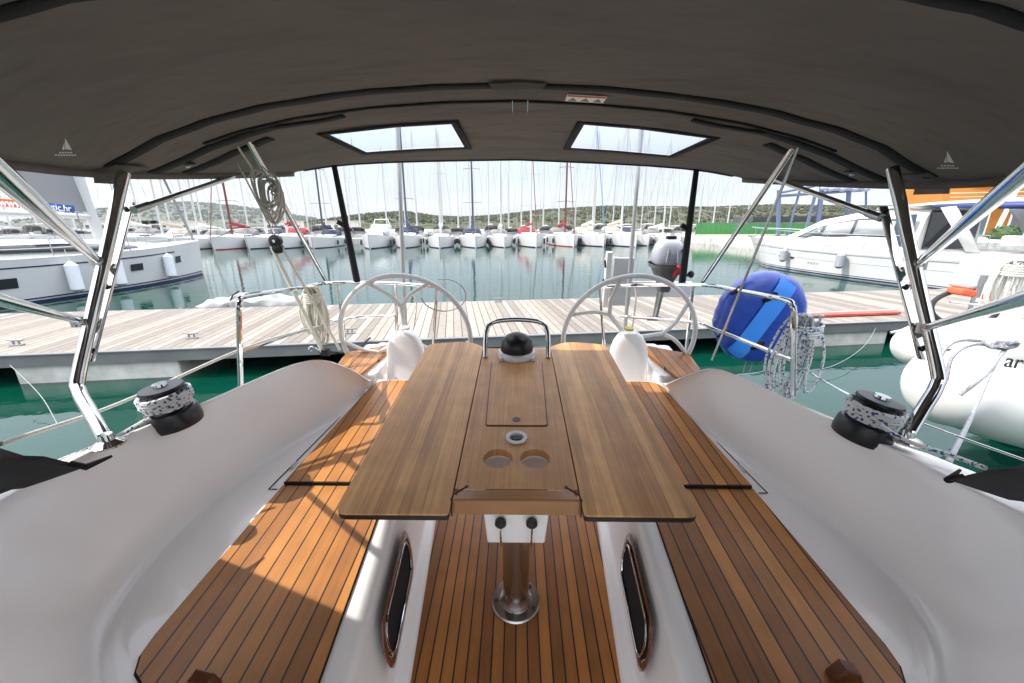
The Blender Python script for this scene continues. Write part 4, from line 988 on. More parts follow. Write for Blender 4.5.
for z in (7,11.5): MB().tube([(-1.4,my-.3,z),(0,my,z+.12),(1.4,my-.3,z)],.045,6).build('spreader',ALU,ms,base=(0,0,0))
q=MB()
for sg in (-1,1): q.tube([(sg*1.9,my-.4,1.6),(sg*1.3,my-.3,11.5),(0,my-.2,17.6)],.016,5); q.tube([(sg*1.6,.2,1.5),(0,my-.2,18)],.014,5)
q.tube([(0,Lh*.98,1.8),(0,my-.2,17.5)],.06,6); q.build('rigging',WIRE,t,base=(0,0,0))
MB().tube([(0,my-.2,3.0),(0,my-5.2,3.15)],.11,10).build('boom',ALU,t,base=(0,0,0))
for a in ((4.6,5.6),): 
    rows=[]
    for y,w,z in ((4.0,1.15,2.15),(3.6,1.3,2.65),(3.0,1.35,2.95),(2.4,1.38,3.0)):
        rows.append([(-w,y,1.85),(-w,y,z-.3),(-w*.7,y,z),(w*.7,y,z),(w,y,z-.3),(w,y,1.85)])
    q=MB(); q.grid(rows); q.build('sprayhood',GREYC,t,base=(0,0,0),solid=.03)
rows=[]
for y in (-.6,.3,1.2,2.1):
    z=3.35-.05*abs(y-.8); rows.append([(-1.55,y,z-.25),(-1.2,y,z-.02),(0,y,z+.05),(1.2,y,z-.02),(1.55,y,z-.25)])
q=MB(); q.grid(rows); bq=q.build('canvas_bimini',GREYC,t,base=(0,0,0),solid=.03)
for sg in (-1,1):
    for y in (-.5,2.0): MB().tube([(sg*1.5,y,3.1),(sg*1.6,.9,1.7)],.02,6).build('bimini_leg',STEEL,bq,base=(0,0,0))
q=MB()
for sg in (-1,1):
    for z in (.6,.32): q.tube([(sg*(h.hb(tt)-.08),Lh*tt,h.sheer(tt)+z) for tt in (.02,.2,.4,.6,.8,.9,.97)],.012,5)
    for tt in (.02,.14,.27,.4,.54,.68,.82,.93): q.tube([(sg*(h.hb(tt)-.08),Lh*tt,h.sheer(tt)),(sg*(h.hb(tt)-.08),Lh*tt,h.sheer(tt)+.62)],.016,5)
q.tube([(-.45,Lh*.95,2.4),(0,Lh*1.0,2.42),(.45,Lh*.95,2.4)],.022,6)
q.build('guard_rail',STEEL,t,base=(0,0,0))
q=MB(); q.add([(0,my-.25,3.2),(-.25,my-.9,9.5),(-.1,my-1.5,9.5),(0,my-2.4,3.3)],[(0,1,2,3)]); q.build('half_hoisted_sail',mat('grey_sailcloth',(.36,.36,.38),.8),t,base=(0,0,0),solid=.05)
place(t,(-19.6,9.8,0),(-17.75,22.4,0),Lh)
def text(body,size,m_,M,par=None,name='lettering',ext=.01,lab=None):
    cu=bpy.data.curves.new(name,'FONT'); cu.body=body; cu.size=size; cu.extrude=ext; cu.align_x='CENTER'; cu.align_y='CENTER'
    tmp=bpy.data.objects.new(name,cu); COL.objects.link(tmp); dg=bpy.context.evaluated_depsgraph_get(); me=bpy.data.meshes.new_from_object(tmp.evaluated_get(dg))
    bpy.data.objects.remove(tmp); me.name=name; me.materials.clear(); me.materials.append(m_); o=bpy.data.objects.new(name,me); COL.objects.link(o)
    if par is not None: o.parent=par; o.matrix_parent_inverse=par.matrix_world.inverted()
    o.matrix_world=M; return o
def quadframe(a,b,c):
    """matrix with x along a->b, y along a->c(up)"""
    x=(b-a).normalized(); z=x.cross((c-a)).normalized(); y=z.cross(x); M=Matrix((x,y,z)).transposed().to_4x4(); return M
# banner (advertising strip on the left yacht's guard wires / boom)
YB=15.0
TL=PW(-42,194.5,Y=YB); TR=PW(74,205.5,Y=YB); BLc=PW(-42,202.8,Y=YB); BRc=PW(74,212.6,Y=YB); ML=PW(31,201.4,Y=YB); MLb=PW(31,208.9,Y=YB)
bn=thing('banner','orange and blue web address banner stretched above the left yacht','banner',TL.lerp(TR,.5),WORLD)
bb=TL.lerp(TR,.5)
MB().extrude([TL,ML,MLb,BLc],(0,.03,0)).build('orange_panel',mat('banner_orange',(.75,.12,.02),.6),bn,base=bb)
MB().extrude([ML,TR,BRc,MLb],(0,.03,0)).build('blue_panel',mat('banner_blue',(.02,.08,.32),.6),bn,base=bb)
bpy.context.view_layer.update()
Mq=quadframe(TL,TR,TL+Vector((0,0,1)))
LW=mat('banner_white',(.85,.85,.85),.5)
Mq0=Mq.copy(); Mq0.translation=PW(12,203.6,Y=YB-.03); text('www.',.40,LW,Mq0,bn)
Mq0=Mq.copy(); Mq0.translation=PW(53,207.3,Y=YB-.03); text('onautic.hr',.32,LW,Mq0,bn)
for p in (TL,TR): MB().tube([p+Vector((0,.02,.05)),p+Vector((0,.02,-.9))],.02,6).build('banner_cord',ROPEG,bn,base=bb)
# ---------------- right motor yacht
t=thing('motor_yacht','large white motor yacht with sweeping side windows moored at the right','motor yacht'); Lm=16.8; h=Hull(Lm,4.7,2.0,1.12,stern=.92,rake=1.3)
h.build(t,HW,GEL2); h.band(t,'boot_stripe',NAVY,.03,.07); h.band(t,'boot_stripe',NAVY,.11,.125)
h.band(t,'rubbing_strake',mat('grey_strake',(.45,.45,.44),.4),.76,.80,.0,.985,off=.03); h.band(t,'knuckle_line',mat('grey_strake2',(.6,.6,.6),.4),.52,.535,.0,.95,off=.015)
cabin(t,GEL2,[(5.2,1.9,1.55,1.9,4.05),(6,1.92,1.6,1.9,4.12),(8,1.9,1.5,1.95,4.05),(10.5,1.75,1.1,2.0,3.6),(12.6,1.3,.4,2.05,2.75),(13.8,.7,.1,2.1,2.3)],'deckhouse')
def sidew(y): # half width of deckhouse flank at relative height
    S=[(5.2,1.9,1.55,1.9,4.05),(6,1.92,1.6,1.9,4.12),(8,1.9,1.5,1.95,4.05),(10.5,1.75,1.1,2.0,3.6),(12.6,1.3,.4,2.05,2.75),(13.8,.7,.1,2.1,2.3)]
    for A_,B_ in zip(S[:-1],S[1:]):
        if y<=B_[0]: k=(y-A_[0])/(B_[0]-A_[0]); return [lerp(A_[i],B_[i],k) for i in range(1,5)]
    return S[-1][1:]
def flank(y,f,off,sg):
    wb,wt,z0,z1=sidew(y); x=lerp(wb,wt*1.03,min(1,f/.82)); return (sg*(x+off),y,lerp(z0,z1,f))
def win(par,ys,f0,f1,m_,name,off=.02):
    for sg in (1,-1):
        q=MB(); q.grid([[flank(y,f0,off,sg),flank(y,b_2,off,sg)] for y,b_2 in zip(ys,f1)],flip=(sg<0)); o=q.build(name,m_,par,base=(0,0,0),solid=.015)
    return o
wf=win(t,[6.1,6.9,8,9.3,10.6,11.9],.30,[.74,.78,.80,.78,.70,.38],mat('grey_frame',(.06,.06,.06),.4),'window_frame',.015)
WGL=mat('pale_window',(.34,.36,.37),.08,coat=.5)
win(wf,[6.25,7.1,8.1],.35,[.69,.74,.75],WGL,'window_pane',.035); win(wf,[8.3,9.3,9.95],.35,[.75,.74,.71],WGL,'window_pane',.035); win(wf,[10.15,10.8,11.7],.35,[.68,.62,.40],GLASS2,'window_pane',.035)
# hardtop wing over the aft cockpit, blue underside stripe
q=MB(); rows=[]
for y,w,z in ((-.2,1.7,4.15),(1,1.9,4.3),(3,1.95,4.36),(5,1.8,4.34),(7.5,1.4,4.2)):
    rows.append([(-w,y,z-.10),(-w*.9,y,z),(0,y,z+.12),(w*.9,y,z),(w,y,z-.10)])
q.grid(rows); q.build('hardtop',GEL2,t,base=(0,0,0),solid=.05)
q=MB()
for sg in (-1,1): q.grid([[(sg*(1.72),-.2,3.98),(sg*1.72,-.2,4.05)],[(sg*1.92,1,4.05),(sg*1.92,1,4.2)],[(sg*1.97,3,3.98),(sg*1.97,3,4.26)],[(sg*1.82,5,4.1),(sg*1.82,5,4.24)]],flip=(sg<0))
q.build('hardtop_stripe',mat('blue_red_stripe',(.05,.07,.22),.4),t,base=(0,0,0),solid=.03)
q=MB(); q.box((0,5.15,3.0),(2.9,.06,2.0)); q.build('saloon_door',GLASS,t,base=(0,0,0)); q=MB()
for sg in (-1,1): MB().add([(sg*1.93,2.9,2.0),(sg*1.93,3.35,2.0),(sg*1.93,4.6,4.1),(sg*1.93,4.1,4.15)],[(0,1,2,3)]).build('roof_support',GEL2,t,base=(0,0,0),solid=.08)
q=MB()
for sg in (-1,1): MB().box((sg*1.93,5.75,2.95),(.05,.75,1.7)).build('side_door',mat('tinted_blue',(.05,.07,.09),.1,coat=.4),t,base=(0,0,0))
q=MB()
for x in (-1.2,-.3,.5): q.box((x,2.4,2.55),(.7,.5,.45))
q.build('cockpit_sofa',mat('white_cushion',(.75,.73,.70),.7),t,base=(0,0,0),bevel=.08)
q=MB(); q.box((0,-.4,.55),(3.8,1.3,.12)); q.build('swim_platform',mat('honey_teak',(.45,.25,.10),.5),t,base=(0,0,0))
for y in (7.8,11.6):
    fender(t,-(h.hb(y/Lm)+.2),y,1.10,.20,.85,FENG,.9)
for k in range(4): 
    p=h.pt(.56+k*.012,.40,.02); q=MB(); q.box((-p[0],p[1],p[2]),(.02,.10,.10)); q.build('hull_number',mat('grey_number',(.4,.4,.42),.5),t,base=(0,0,0))
for y in (11.2,12.2): p=h.pt(y/Lm,.48,.02); MB().box((-p[0],p[1],p[2]),(.03,.28,.10)).build('hull_porthole',GLASS,t,base=(0,0,0))
q=MB()
for sg in (-1,1):
    q.tube([(sg*(h.hb(tt)-.1),Lm*tt,h.sheer(tt)+.75) for tt in (.3,.45,.6,.75,.88,.96)]+[(0,Lm*1.0,h.sheer(1)+.8)],.022,6)
    for tt in (.3,.42,.54,.66,.78,.88,.96): q.tube([(sg*(h.hb(tt)-.1),Lm*tt,h.sheer(tt)-.02),(sg*(h.hb(tt)-.1),Lm*tt,h.sheer(tt)+.75)],.018,5)
q.build('guard_rail',STEEL,t,base=(0,0,0))
MB().box((0,Lm*.985,2.25),(.22,.7,.12)).build('bow_roller',STEEL,t,base=(0,0,0))
place(t,(20.6,13.8,0),(16.9,30.2,0),Lm); t.matrix_world=t.matrix_world@Matrix.Diagonal((1,1,.82,1))
# ---------------- dinghy and neighbouring yacht quarter on the right
DW=mat('dinghy_white',(.66,.65,.61),.45,coat=.1,var=.03)
A0=Vector((4.05,3.95,1.50)); 
t=thing('inflatable_dinghy','white inflatable dinghy slung beside the right winch, grey line over it','dinghy',(5.5,4.0,.6),WORLD)
def capsule(par,name,pts,rr,m_): 
    q=MB(); q.tube(smoothpath(pts,4),rr,24); return q.build(name,m_,par,base=(5.5,4.0,.6),smooth=70)
def taper(n,r,k=5):
    return [r*math.sqrt(max(0.0004,1-(1-min(1,(i+.02)/k))**2)) for i in range(n)]
a=PW(896,347,Y=4.1)+Vector((.0,.0,0)); pts=[a,a+Vector((.35,.0,.02)),a+Vector((1.0,-.02,.05)),a+Vector((3.2,-.1,.05))]
sp=smoothpath(pts,8); q=MB(); rr=[]
for p in sp: rr.append(.245*math.sqrt(max(.0004,1-(1-min(1,(p.x-a.x)/.33))**2)))
q.tube(sp,rr,24); q.build('tube',DW,t,base=(5.5,4.0,.6),smooth=70)
a=PW(919,372,Y=3.55)+Vector((0,0,-.1)); pts=[a,a+Vector((.4,-.03,-.05)),a+Vector((1.0,-.1,-.22)),a+Vector((3.2,-.3,-.75))]
sp=smoothpath(pts,8); q=MB(); rr=[.37*math.sqrt(max(.0004,1-(1-min(1,(p.x-a.x)/.3))**2)) for p in sp]
q.tube(sp,rr,28); tb2=q.build('tube',DW,t,base=(5.5,4.0,.6),smooth=70)
q=MB(); q.tube([a+Vector((.15,-.0,.33)),a+Vector((1.0,-.1,.16+.0)),a+Vector((3.0,-.28,-.3))],.012,6); q.build('rubbing_cord',RUB,t,base=(5.5,4.0,.6))
Mt=quadframe(a,a+Vector((1,-.1,-.12)),a+Vector((0,.1,1))); Mt.translation=PW(1014,362,Y=3.08); text('ar',.16,RUB,Mt,tb2,'lettering',.004)
# line over the dinghy down to our coaming
g=[PW(940,378,Y=2.9),PW(943,352,Y=2.95),PW(962,340,Y=2.98),PW(1000,344,Y=2.95)]
rope('dinghy_line',g,.014,ROPEG,'grey flecked line looped over the dinghy nearest the canopy post','rope',WORLD)
rope('dinghy_line',[PW(946,380,Y=2.85),PW(953,356,Y=2.9),PW(975,344,Y=2.92),PW(1004,348,Y=2.9)],.014,ROPEG,'grey flecked line looped over the dinghy, second from the canopy post','rope',WORLD)
rope('dinghy_line',[PW(1005,350,Y=2.9),PW(985,375,Y=2.6),PW(960,395,Y=2.6)],.013,ROPEG,'short grey line crossing the dinghy side diagonally','rope',WORLD)
rope('dinghy_line',[PW(1004,350,Y=2.9),PW(990,375,Y=2.6),PW(970,420,Y=2.1),PW(948,463,Y=1.25)],.010,ROPEG,'long grey line from the dinghy knot down to the right coaming','rope',WORLD)
kc=PW(1000,345,Y=2.9); rg=random.Random(4); pts=[]
for i in range(34):
    a=i*1.9; pts.append(kc+Vector((.10*math.cos(a)*rg.uniform(.4,1)+.04*math.sin(i*.35),.035*math.sin(a*1.3),.035*math.sin(a)*rg.uniform(.5,1)+.01)))
rope('rope_knot',pts,.019,ROPEG,'bulky grey knot on top of the white dinghy','rope',WORLD,8,4)
# neighbour yacht beyond the dinghy
t=thing('neighbour_yacht','white stern quarter of the neighbouring yacht at the right edge above the dinghy','sailing yacht',(7,4.5,0),WORLD); nb=(7,4.5,0)
dk=[(5.15,4.45),(5.25,4.75),(6.1,5.5),(7.6,6.3),(12,6.8),(12,3.4),(6.0,4.0)]
cen=Vector((9,5.0)); rows=[]
for z,k in ((1.42,.97),(1.38,1.0),(1.30,1.0),(1.0,.97),(.6,.86),(.3,.7)): rows.append([((x-cen.x)*k+cen.x,(y-cen.y)*k+cen.y,z) for x,y in dk+[dk[0]]])
q=MB(); q.grid(rows,flip=True); q.build('hull',HW,t,base=nb,smooth=50)
q=MB(); q.prism([((x-cen.x)*.97+cen.x,(y-cen.y)*.97+cen.y) for x,y in dk],1.40,1.425); q.build('deck',GEL2,t,base=nb)
q=MB(); q.prism([(7.0,5.5),(7.6,5.9),(11,6.2),(11,5.6)],1.426,1.45); q.build('deck_teak',mat('honey_teak2',(.50,.30,.13),.5),t,base=nb)
q=MB(); a=PW(925,335,Y=4.9); q.tube([PW(890,333,Y=5.0),PW(960,318,Y=4.9),PW(1040,322,Y=4.7)],.02,8); q.tube([PW(940,318,Y=5.2),PW(1040,316,Y=5.0)],.016,8); q.build('toe_rail',STEEL2,t,base=nb)
c=PW(965,308,Y=5.0); q=MB(); q.tube([c+Vector((.42*math.cos(x),.12*math.sin(x)*.4,.21*math.sin(x))) for x in [2*math.pi*i/28 for i in range(28)]],.03,8,closed=True); q.build('black_wheel',BLACK,t,base=nb)
q=MB(); q.tube([PW(968,322,Y=4.9),PW(984,275,Y=4.9)],.04,8); q.build('wheel_post',STEEL,t,base=nb)
q=MB(); q.tube([PW(950,302,Y=4.8),PW(1040,312,Y=4.6)],.012,6); q.build('guard_wire',STEEL,t,base=nb)
c=PW(989,276,Y=4.9); t2=thing('horseshoe_buoy','white covered horseshoe lifebuoy with orange lining on the neighbouring rail','lifebuoy',c,WORLD)
q=MB(); q.add([],[]); pts=roundpoly([(-.28,-.16),(.26,-.14),(.33,.19),(-.20,.19)],[.1,.05,.06,.12])
q.extrude([(c.x+a_*1.0,c.y,c.z+b2) for a_,b2 in pts],(0,.2,0)); q.build('cover',GEL2,t2,base=c,bevel=.04)
q=MB(); q.box(c+Vector((-.07,.08,-.22)),(.42,.2,.09),ry=.15); q.build('orange_lining',mat('faded_orange',(.65,.10,.04),.7),t2,base=c,bevel=.03)
hank('rope_coil',PW(1016,262,Y=4.5),.30,.52,9,ROPEW,.012,'white rope coil at the right edge above the dinghy',WORLD,12,.12)
rope('mooring_line',[PW(1010,318,Y=4.7),PW(1003,335,Y=4.4)],.014,ROPEW,'short white line at the far right above the dinghy knot','rope',WORLD,smooth=0)
# thin mooring lines over water
for k,(pp,lab) in enumerate([([PW(10,365,Z=.5),PW(40,395,Z=.25),PW(58,425,Z=.02)],'thin mooring line dropping from the pier into the water at the left'),
    ([PW(830,320,Z=.5),PW(790,350,Z=.3),PW(760,372,Z=.25),PW(650,378,Z=.3)],'thin mooring line sagging from the pier behind the blue round cover'),
    ([PW(880,320,Z=.5),PW(865,345,Z=.25),PW(835,365,Z=.15),PW(800,372,Z=.1)],'thin mooring line curving down right of the rope coil'),
    ([PW(370,338,Z=.6),PW(352,352,Z=.75),PW(330,352,Z=1.0),WB(PB(322,352,Y=2.4))],'dark mooring line from the pier to the left quarter')]):
    rope('mooring_line',pp,.005 if k<3 else .018,ROPEG if k<3 else BLACKM,lab,'rope',WORLD)
# ============================================================ BACKGROUND BUILDINGS
ORG=mat('orange_render',(.40,.15,.02),.8,var=.06,vscale=.4); WHT=mat('white_trim',(.78,.77,.74),.6)
p0=PW(932,238,Y=58); p1=PW(1180,238,Y=50)
t=thing('orange_building','orange two storey building with white columns and large windows behind the right motor yacht','building',(p0.x,58,0),WORLD); nbb=(p0.x,58,0)
ang=math.atan2(p1.y-p0.y,p1.x-p0.x); Mb=Matrix.Translation((p0.x,p0.y,0))@Matrix.Rotation(ang,4,'Z')
def bbx(name,c,d,m_,par,ry=0,bev=0):
    q=MB(); q.box(c,d,ry=ry); 
    q.v=[tuple(Mb@Vector(v)) for v in q.v]; return q.build(name,m_,par,base=nbb,bevel=bev)
bbx('wall',(21,6,6),(42,11.5,12),ORG,t); bbx('roof',(21,6,12.15),(43,12.5,.3),WHT,t)
bbx('terrace_slab',(21,-.6,5.4),(42,1.6,.35),WHT,t)
for i in range(7):
    x=3.5+i*5.6
    w=bbx('window',(x,.18,2.9),(3.6,.2,4.0),WHT,t); bbx('window_glass',(x-.85,.05,2.9),(1.5,.06,3.6),GLASS2,w); bbx('window_glass',(x+.85,.05,2.9),(1.5,.06,3.6),GLASS2,w)
    w=bbx('window',(x+1,.18,8.6),(3.2,.2,2.4),WHT,t); bbx('window_glass',(x+.2,.05,8.6),(1.3,.06,2.1),GLASS2,w); bbx('window_glass',(x+1.8,.05,8.6),(1.3,.06,2.1),GLASS2,w)
    bbx('column',(x+2.8,-.9,5.5),(.35,.35,11),WHT,t,ry=.12)
bbx('balcony_rail',(21,-1.35,6.6),(42,.05,.06),WHT,t); bbx('balcony_rail',(21,-1.35,6.1),(42,.04,.04),WHT,t)
for i,x in enumerate((4.5,10.5)):
    c=Mb@Vector((x,-1.45,8.2+.3*i)); q=MB(); q.tube([c+Vector((.9*math.cos(a),0,.9*math.sin(a))) for a in [2*math.pi*j/24 for j in range(24)]],.22,10,closed=True); o=q.build('lifebuoy',mat('ring_orange',(.75,.14,.05),.5),None,base=c,frame=WORLD)
    tag(o,'orange lifebuoy ring on the balcony of the orange building, '+('left one' if i==0 else 'right one'),'lifebuoy','lifebuoys on the orange building')
q0=Mb@Vector((9,-1.6,7.0)); t=thing('flag','small red and blue flag on the orange building balcony','flag',q0,WORLD)
MB().tube([q0+Vector((0,0,-1)),q0+Vector((0,0,1.3))],.05,6).build('flag_pole',WHT,t,base=q0)
for k,(mm) in enumerate((RB,WHT,NAVY)): MB().box(q0+Vector((.6,0,1.0-.3*k)),(1.2,.05,.28)).build('flag_band',mm,t,base=q0)
for i,px in enumerate((915,958,1003)):
    c=PW(px,237,Y=48); q=MB(); rg=random.Random(i)
    q.ell((c.x,c.y,c.z+.2),(1.5,1.0,.9),8)
    for k in range(200):
        a=rg.uniform(0,6.28); b2=rg.uniform(-.3,1.4); d=Vector((1.6*math.cos(a)*math.cos(b2),1.1*math.sin(a)*math.cos(b2),.95*math.sin(b2)))*rg.uniform(.85,1.2); p=Vector((c.x,c.y,c.z+.2))+d
        u=Vector((rg.uniform(-1,1),rg.uniform(-1,1),rg.uniform(-1,1)))*.16; v=Vector((rg.uniform(-1,1),rg.uniform(-1,1),rg.uniform(-1,1)))*.16; q.add([p-u,p+v,p+u,p-v],[(0,1,2,3)])
    o=q.build('shrub',mat('shrub_green',(.05,.09,.03),.8,var=.4,vscale=3),None,base=(c.x,c.y,c.z-.6),frame=WORLD); tag(o,['round green shrub left of the others before the orange building','middle round green shrub before the orange building','right hand round green shrub before the orange building'][i],'shrub','shrubs before the orange building')
# land under the building and hoarding
q=MB(); q.prism([(27,44),(70,35),(140,30),(300,60),(300,200),(60,200),(26,75)],-1,1.0); struct(q.build('quay_ground',CONC,None,frame=WORLD))
# green hoarding
a=PW(694,246,Y=62); b_=PW(835,246,Y=66); t=thing('green_hoarding','long bright green hoarding with a dark roof beyond the motor yacht bow','hoarding',(a.x,62,0),WORLD); hb=(a.x,62,0)
zt=PW(700,223,Y=62).z
q=MB(); 
for i in range(30):
    p=a.lerp(b_,i/30); r_=a.lerp(b_,(i+.96)/30); q.extrude([(p.x,p.y,0),(r_.x,r_.y,0),(r_.x,r_.y,zt),(p.x,p.y,zt)],(0,.2,0))
q.build('green_panel',mat('hoarding_green',(.05,.22,.06),.6,var=.1),t,base=hb)
a2=PW(752,224,Y=66); b2=PW(900,216,Y=70); q=MB(); q.extrude([(a2.x,66,zt+.1),(b2.x,70,zt+.3),(b2.x,70,zt+1.4),(a2.x,66,zt+.9)],(0,6,0)); q.build('dark_roof',mat('dark_roofing',(.05,.055,.07),.6),t,base=hb)
q=MB(); q.box(((a.x+b_.x)/2,61.5,.6),(b_.x-a.x,2.0,1.2)); q.build('quay_block',mat('sandy_concrete',(.5,.42,.32),.8),t,base=hb)
# blue travel lift
t=thing('boat_hoist','blue steel travelling boat hoist frame behind the white motor yacht','boat hoist',PW(820,235,Y=60),WORLD); tb_=tuple(PW(820,235,Y=60))
BS=mat('hoist_blue',(.09,.12,.20),.5)
def beam(a,b,r,m_=BS,nm='hoist_beam'): q=MB(); q.tube([a,b],r,6); q.build(nm,m_,t,base=tb_)
for (x0,y0),(x1,y1),r in [((779,196),(866,190),.35),((779,190),(778,240),.5),((800,190),(786,240),.3),((815,196),(803,240),.4),((822,188),(816,240),.6),((849,190),(846,235),.55),((866,188),(866,220),.25),((820,188),(870,186),.5),((779,193),(815,186),.3)]:
    beam(PW(x0,y0,Y=60),PW(x1,y1,Y=60),r*.55)
for i in range(8): MB().ell(PW(824+i*6,188.5+(i%2),Y=59.6),(.55,.4,.28),6).build('hoist_cover',mat('grey_blue_cover',(.25,.30,.42),.7),t,base=tb_)
# hills
def hill(name,poly,Y,depth,col,seed,amp,ny=10,hz=0):
    """ridge profile given in pixels at distance Y"""
    rg=random.Random(seed); rows=[]
    pts=[PW(px,py,Y=Y) for px,py in poly]; xs_=[p.x for p in pts]; n=420
    import mathutils
    from mathutils import noise
    rows=[]
    for j in range(ny+1):
        f=j/ny; row=[]
        for i in range(n+1):
            x=lerp(xs_[0],xs_[-1],i/n); z=interp([(p.x,p.z) for p in pts],x)
            prof=math.sin(f*math.pi/2)**.8
            zz=z*prof+amp*(noise.noise(Vector((x*.02*400/Y,f*8,seed)))+.7*noise.noise(Vector((x*.12*400/Y,f*26,seed+3))))*min(1,f*3+.0)
            row.append((x,Y-depth*(1-f)+6*noise.noise(Vector((i*.3,j*1.1,seed))),max(zz,-.5) if j>0 else -1))
        rows.append(row)
    back=[(p[0],p[1]+depth*.6,-1) for p in rows[-1]]; rows.append(back)
    q=MB(); q.grid(rows); return struct(q.build(name,col,None,frame=WORLD,smooth=80))
def hillmat(name,c1,c2,sc):
    m=bpy.data.materials.new(name); m.use_nodes=True; nt=m.node_tree; N=nt.nodes.new; L=nt.links.new; b=nt.nodes['Principled BSDF']; b.inputs['Roughness'].default_value=.95; b.inputs['Specular IOR Level'].default_value=.1
    tc=N('ShaderNodeTexCoord'); n=N('ShaderNodeTexNoise'); n.inputs['Scale'].default_value=sc; n.inputs['Detail'].default_value=8; n.inputs['Roughness'].default_value=.7; L(tc.outputs['Object'],n.inputs['Vector'])
    cr=N('ShaderNodeValToRGB'); cr.color_ramp.elements[0].position=.38; cr.color_ramp.elements[1].position=.66; cr.color_ramp.elements[0].color=(*c1,1); cr.color_ramp.elements[1].color=(*c2,1)
    L(n.outputs['Fac'],cr.inputs[0]); L(cr.outputs[0],b.inputs['Base Color']); return m
HM=hillmat('wooded_hill',(.03,.042,.018),(.12,.115,.07),.10)
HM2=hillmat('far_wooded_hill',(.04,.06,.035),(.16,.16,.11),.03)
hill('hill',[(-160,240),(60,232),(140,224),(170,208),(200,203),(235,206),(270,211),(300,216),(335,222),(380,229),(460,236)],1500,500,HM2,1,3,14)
hill('hill',[(325,232),(350,221),(385,214),(410,212.5),(440,217),(470,218),(500,216),(540,211),(600,207.5),(650,208),(700,208.5),(760,206),(820,207),(900,208),(1000,210),(1200,214)],420,150,HM,5,1.4,14)
# wooded ridge trees
from mathutils import noise
def wood(name,poly,Y,depth,n,size,m_,seed,label):
    rg=random.Random(seed); q=MB(); pts=[PW(px,py,Y=Y) for px,py in poly]; tab=[(p.x,p.z) for p in pts]
    for k in range(n):
        x=rg.uniform(tab[0][0],tab[-1][0]); f=rg.random()**.6; z=interp(tab,x)*math.sin(f*math.pi/2)**.8; y=Y-depth*(1-f); s=size*rg.uniform(.6,1.35)
        if z<2.5: continue
        N_=6; vs=[]
        for (r_,h_) in ((.55,0),(1.0,.5),(.85,1.0),(.4,1.35)):
            for i in range(N_): a=2*math.pi*(i+r_)/N_; e=rg.uniform(.75,1.25); vs.append((x+s*r_*e*math.cos(a),y+s*r_*e*math.sin(a),z-s*.5+s*h_*rg.uniform(.85,1.15)))
        fs=[(l*N_+i,l*N_+(i+1)%N_,(l+1)*N_+(i+1)%N_,(l+1)*N_+i) for l in range(3) for i in range(N_)]+[[3*N_+i for i in range(N_)]]
        q.add(vs,fs)
    o=q.build(name,m_,None,frame=WORLD,smooth=0); tag(o,label,'woodland',kind='stuff')
FM=hillmat('tree_foliage',(.028,.038,.018),(.085,.085,.045),.18)
wood('woodland',[(330,231),(350,221),(385,214),(410,212.5),(440,217),(470,218),(500,216),(540,211),(600,207.5),(650,208),(700,208.5),(760,206),(820,207),(900,208),(1000,210),(1100,212)],418,150,6500,1.25,FM,3,'mass of small green trees covering the low ridge behind the marina')
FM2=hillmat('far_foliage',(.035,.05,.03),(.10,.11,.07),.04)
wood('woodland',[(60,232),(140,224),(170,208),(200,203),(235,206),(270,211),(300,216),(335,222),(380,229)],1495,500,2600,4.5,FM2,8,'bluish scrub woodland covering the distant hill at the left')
# low buildings by the left shore
WB_=[(150,228,.6,5),(168,232,.5,6),(262,226,.4,4),(345,224,.6,4),(365,226,.5,5)]
for i,(px,py,hh,w) in enumerate([(118,236,3,14),(150,231,3.2,12),(176,235,2.6,16),(572/2,232,3,9),(343,231,3,8)]):
    p=PW(px,py,Y=130); t=thing('shore_building','pale low shore building, '+['far left behind the near left yacht','left of the red mast under the hill crest','flat roofed with a row of dark openings','behind the red covered sloop','right behind the black strut'][i],'building',(p.x,130,0),WORLD,'low buildings on the far shore')
    MB().box((p.x,130,1.7),(w,6,3.4)).build('wall',mat('pale_wall',(.55,.52,.46),.8),t,base=(p.x,130,0))
    MB().box((p.x,130,3.55),(w+.6,6.6,.3)).build('roof',mat('tile_roof',(.42,.36,.30),.8),t,base=(p.x,130,0))
    for k in range(int(w/2.2)):
        MB().box((p.x-w/2+1.2+k*2.1,126.95,1.8),(1.0,.1,1.1)).build('window',GLASS,t,base=(p.x,130,0))
q=MB(); q.box((-60,140,.2),(400,40,1.0)); struct(q.build('far_shore',CONC,None,frame=WORLD))
hz=bpy.data.materials.new('haze_air'); hz.use_nodes=True; nt=hz.node_tree; nt.nodes.remove(nt.nodes['Principled BSDF'])
pv_=nt.nodes.new('ShaderNodeVolumePrincipled'); pv_.inputs['Color'].default_value=(.86,.92,1,1); pv_.inputs['Density'].default_value=.00010; pv_.inputs['Anisotropy'].default_value=.2
nt.links.new(pv_.outputs[0],nt.nodes['Material Output'].inputs['Volume'])
q=MB(); q.box((0,700,69),(5100,4700,142)); o=q.build('haze',hz,None,frame=WORLD,smooth=0); o['kind']='stuff'; o['label']='thin pale haze in the air over the whole harbour'; o['category']='haze'
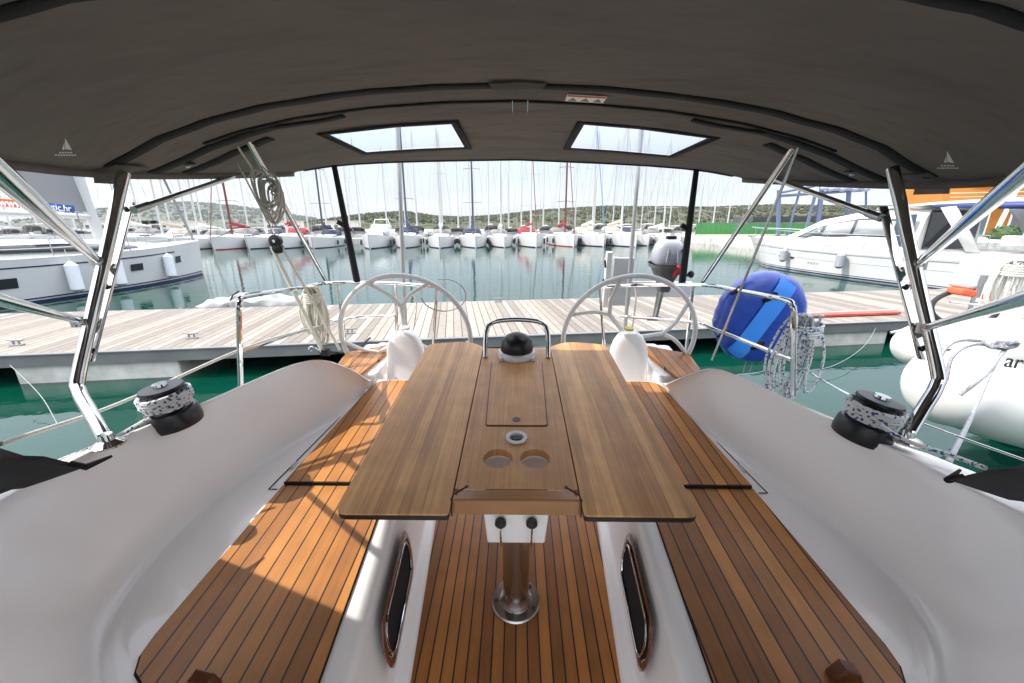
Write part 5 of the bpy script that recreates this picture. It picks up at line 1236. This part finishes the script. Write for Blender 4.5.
# ============================================================ CAMERA, LIGHT, SKY
cam=bpy.data.cameras.new('Camera'); co=bpy.data.objects.new('Camera',cam); COL.objects.link(co); scene.camera=co
co.location=(0,0,CH); co.rotation_euler=(math.pi/2-P,0,YAW); cam.sensor_width=36; cam.lens=36*F/1024; cam.clip_start=.05; cam.clip_end=6000
SD=Vector((-.89,-.09,1.0)).normalized()      # towards the sun: left and astern
el=math.asin(SD.z); az=math.atan2(SD.x,SD.y)
sun=bpy.data.lights.new('Sun','SUN'); so=bpy.data.objects.new('Sun',sun); COL.objects.link(so); sun.energy=2.15; sun.angle=R(.6); sun.color=(1,.95,.87)
so.rotation_euler=SD.to_track_quat('Z','Y').to_euler()
w=bpy.data.worlds.new('World'); scene.world=w; w.use_nodes=True; nt=w.node_tree; N=nt.nodes.new; L=nt.links.new
bg=nt.nodes['Background']; sky=N('ShaderNodeTexSky'); sky.sky_type='NISHITA'; sky.sun_disc=False; sky.sun_elevation=el; sky.sun_rotation=az; sky.air_density=1.0; sky.dust_density=1.6; sky.ozone_density=1.0
tc=N('ShaderNodeTexCoord'); sp=N('ShaderNodeSeparateXYZ'); L(tc.outputs['Generated'],sp.inputs[0])
mp=N('ShaderNodeMapping'); mp.inputs['Scale'].default_value=(1.5,1.5,6.0); L(tc.outputs['Generated'],mp.inputs[0])
n=N('ShaderNodeTexNoise'); n.inputs['Scale'].default_value=1.6; n.inputs['Detail'].default_value=7; n.inputs['Roughness'].default_value=.55; L(mp.outputs[0],n.inputs['Vector'])
mr=N('ShaderNodeMapRange'); mr.inputs[1].default_value=.32; mr.inputs[2].default_value=.68; mr.inputs[3].default_value=.50; mr.inputs[4].default_value=.97; L(n.outputs['Fac'],mr.inputs[0])
mx=N('ShaderNodeMix'); mx.data_type='RGBA'; L(mr.outputs[0],mx.inputs[0]); L(sky.outputs[0],mx.inputs[6]); cb_=N('ShaderNodeMapRange'); cb_.inputs[1].default_value=.12; cb_.inputs[2].default_value=.75; cb_.inputs[3].default_value=1.0; cb_.inputs[4].default_value=5.2; L(sp.outputs[2],cb_.inputs[0])
cc=N('ShaderNodeVectorMath'); cc.operation='SCALE'; cc.inputs[0].default_value=(2.5,2.6,2.85); L(cb_.outputs[0],cc.inputs['Scale']); L(cc.outputs[0],mx.inputs[7])
L(mx.outputs[2],bg.inputs[0]); bg.inputs[1].default_value=.12
scene.view_settings.view_transform='Standard'; scene.view_settings.look='None'; scene.view_settings.gamma=1; scene.view_settings.exposure=1.38
scene.render.resolution_x=1024; scene.render.resolution_y=683
scene.render.engine='CYCLES'; scene.cycles.max_bounces=12; scene.cycles.diffuse_bounces=8; scene.cycles.transparent_max_bounces=12
for o in bpy.data.objects:
    for k in ('_b','_L'):
        if k in o: del o[k]
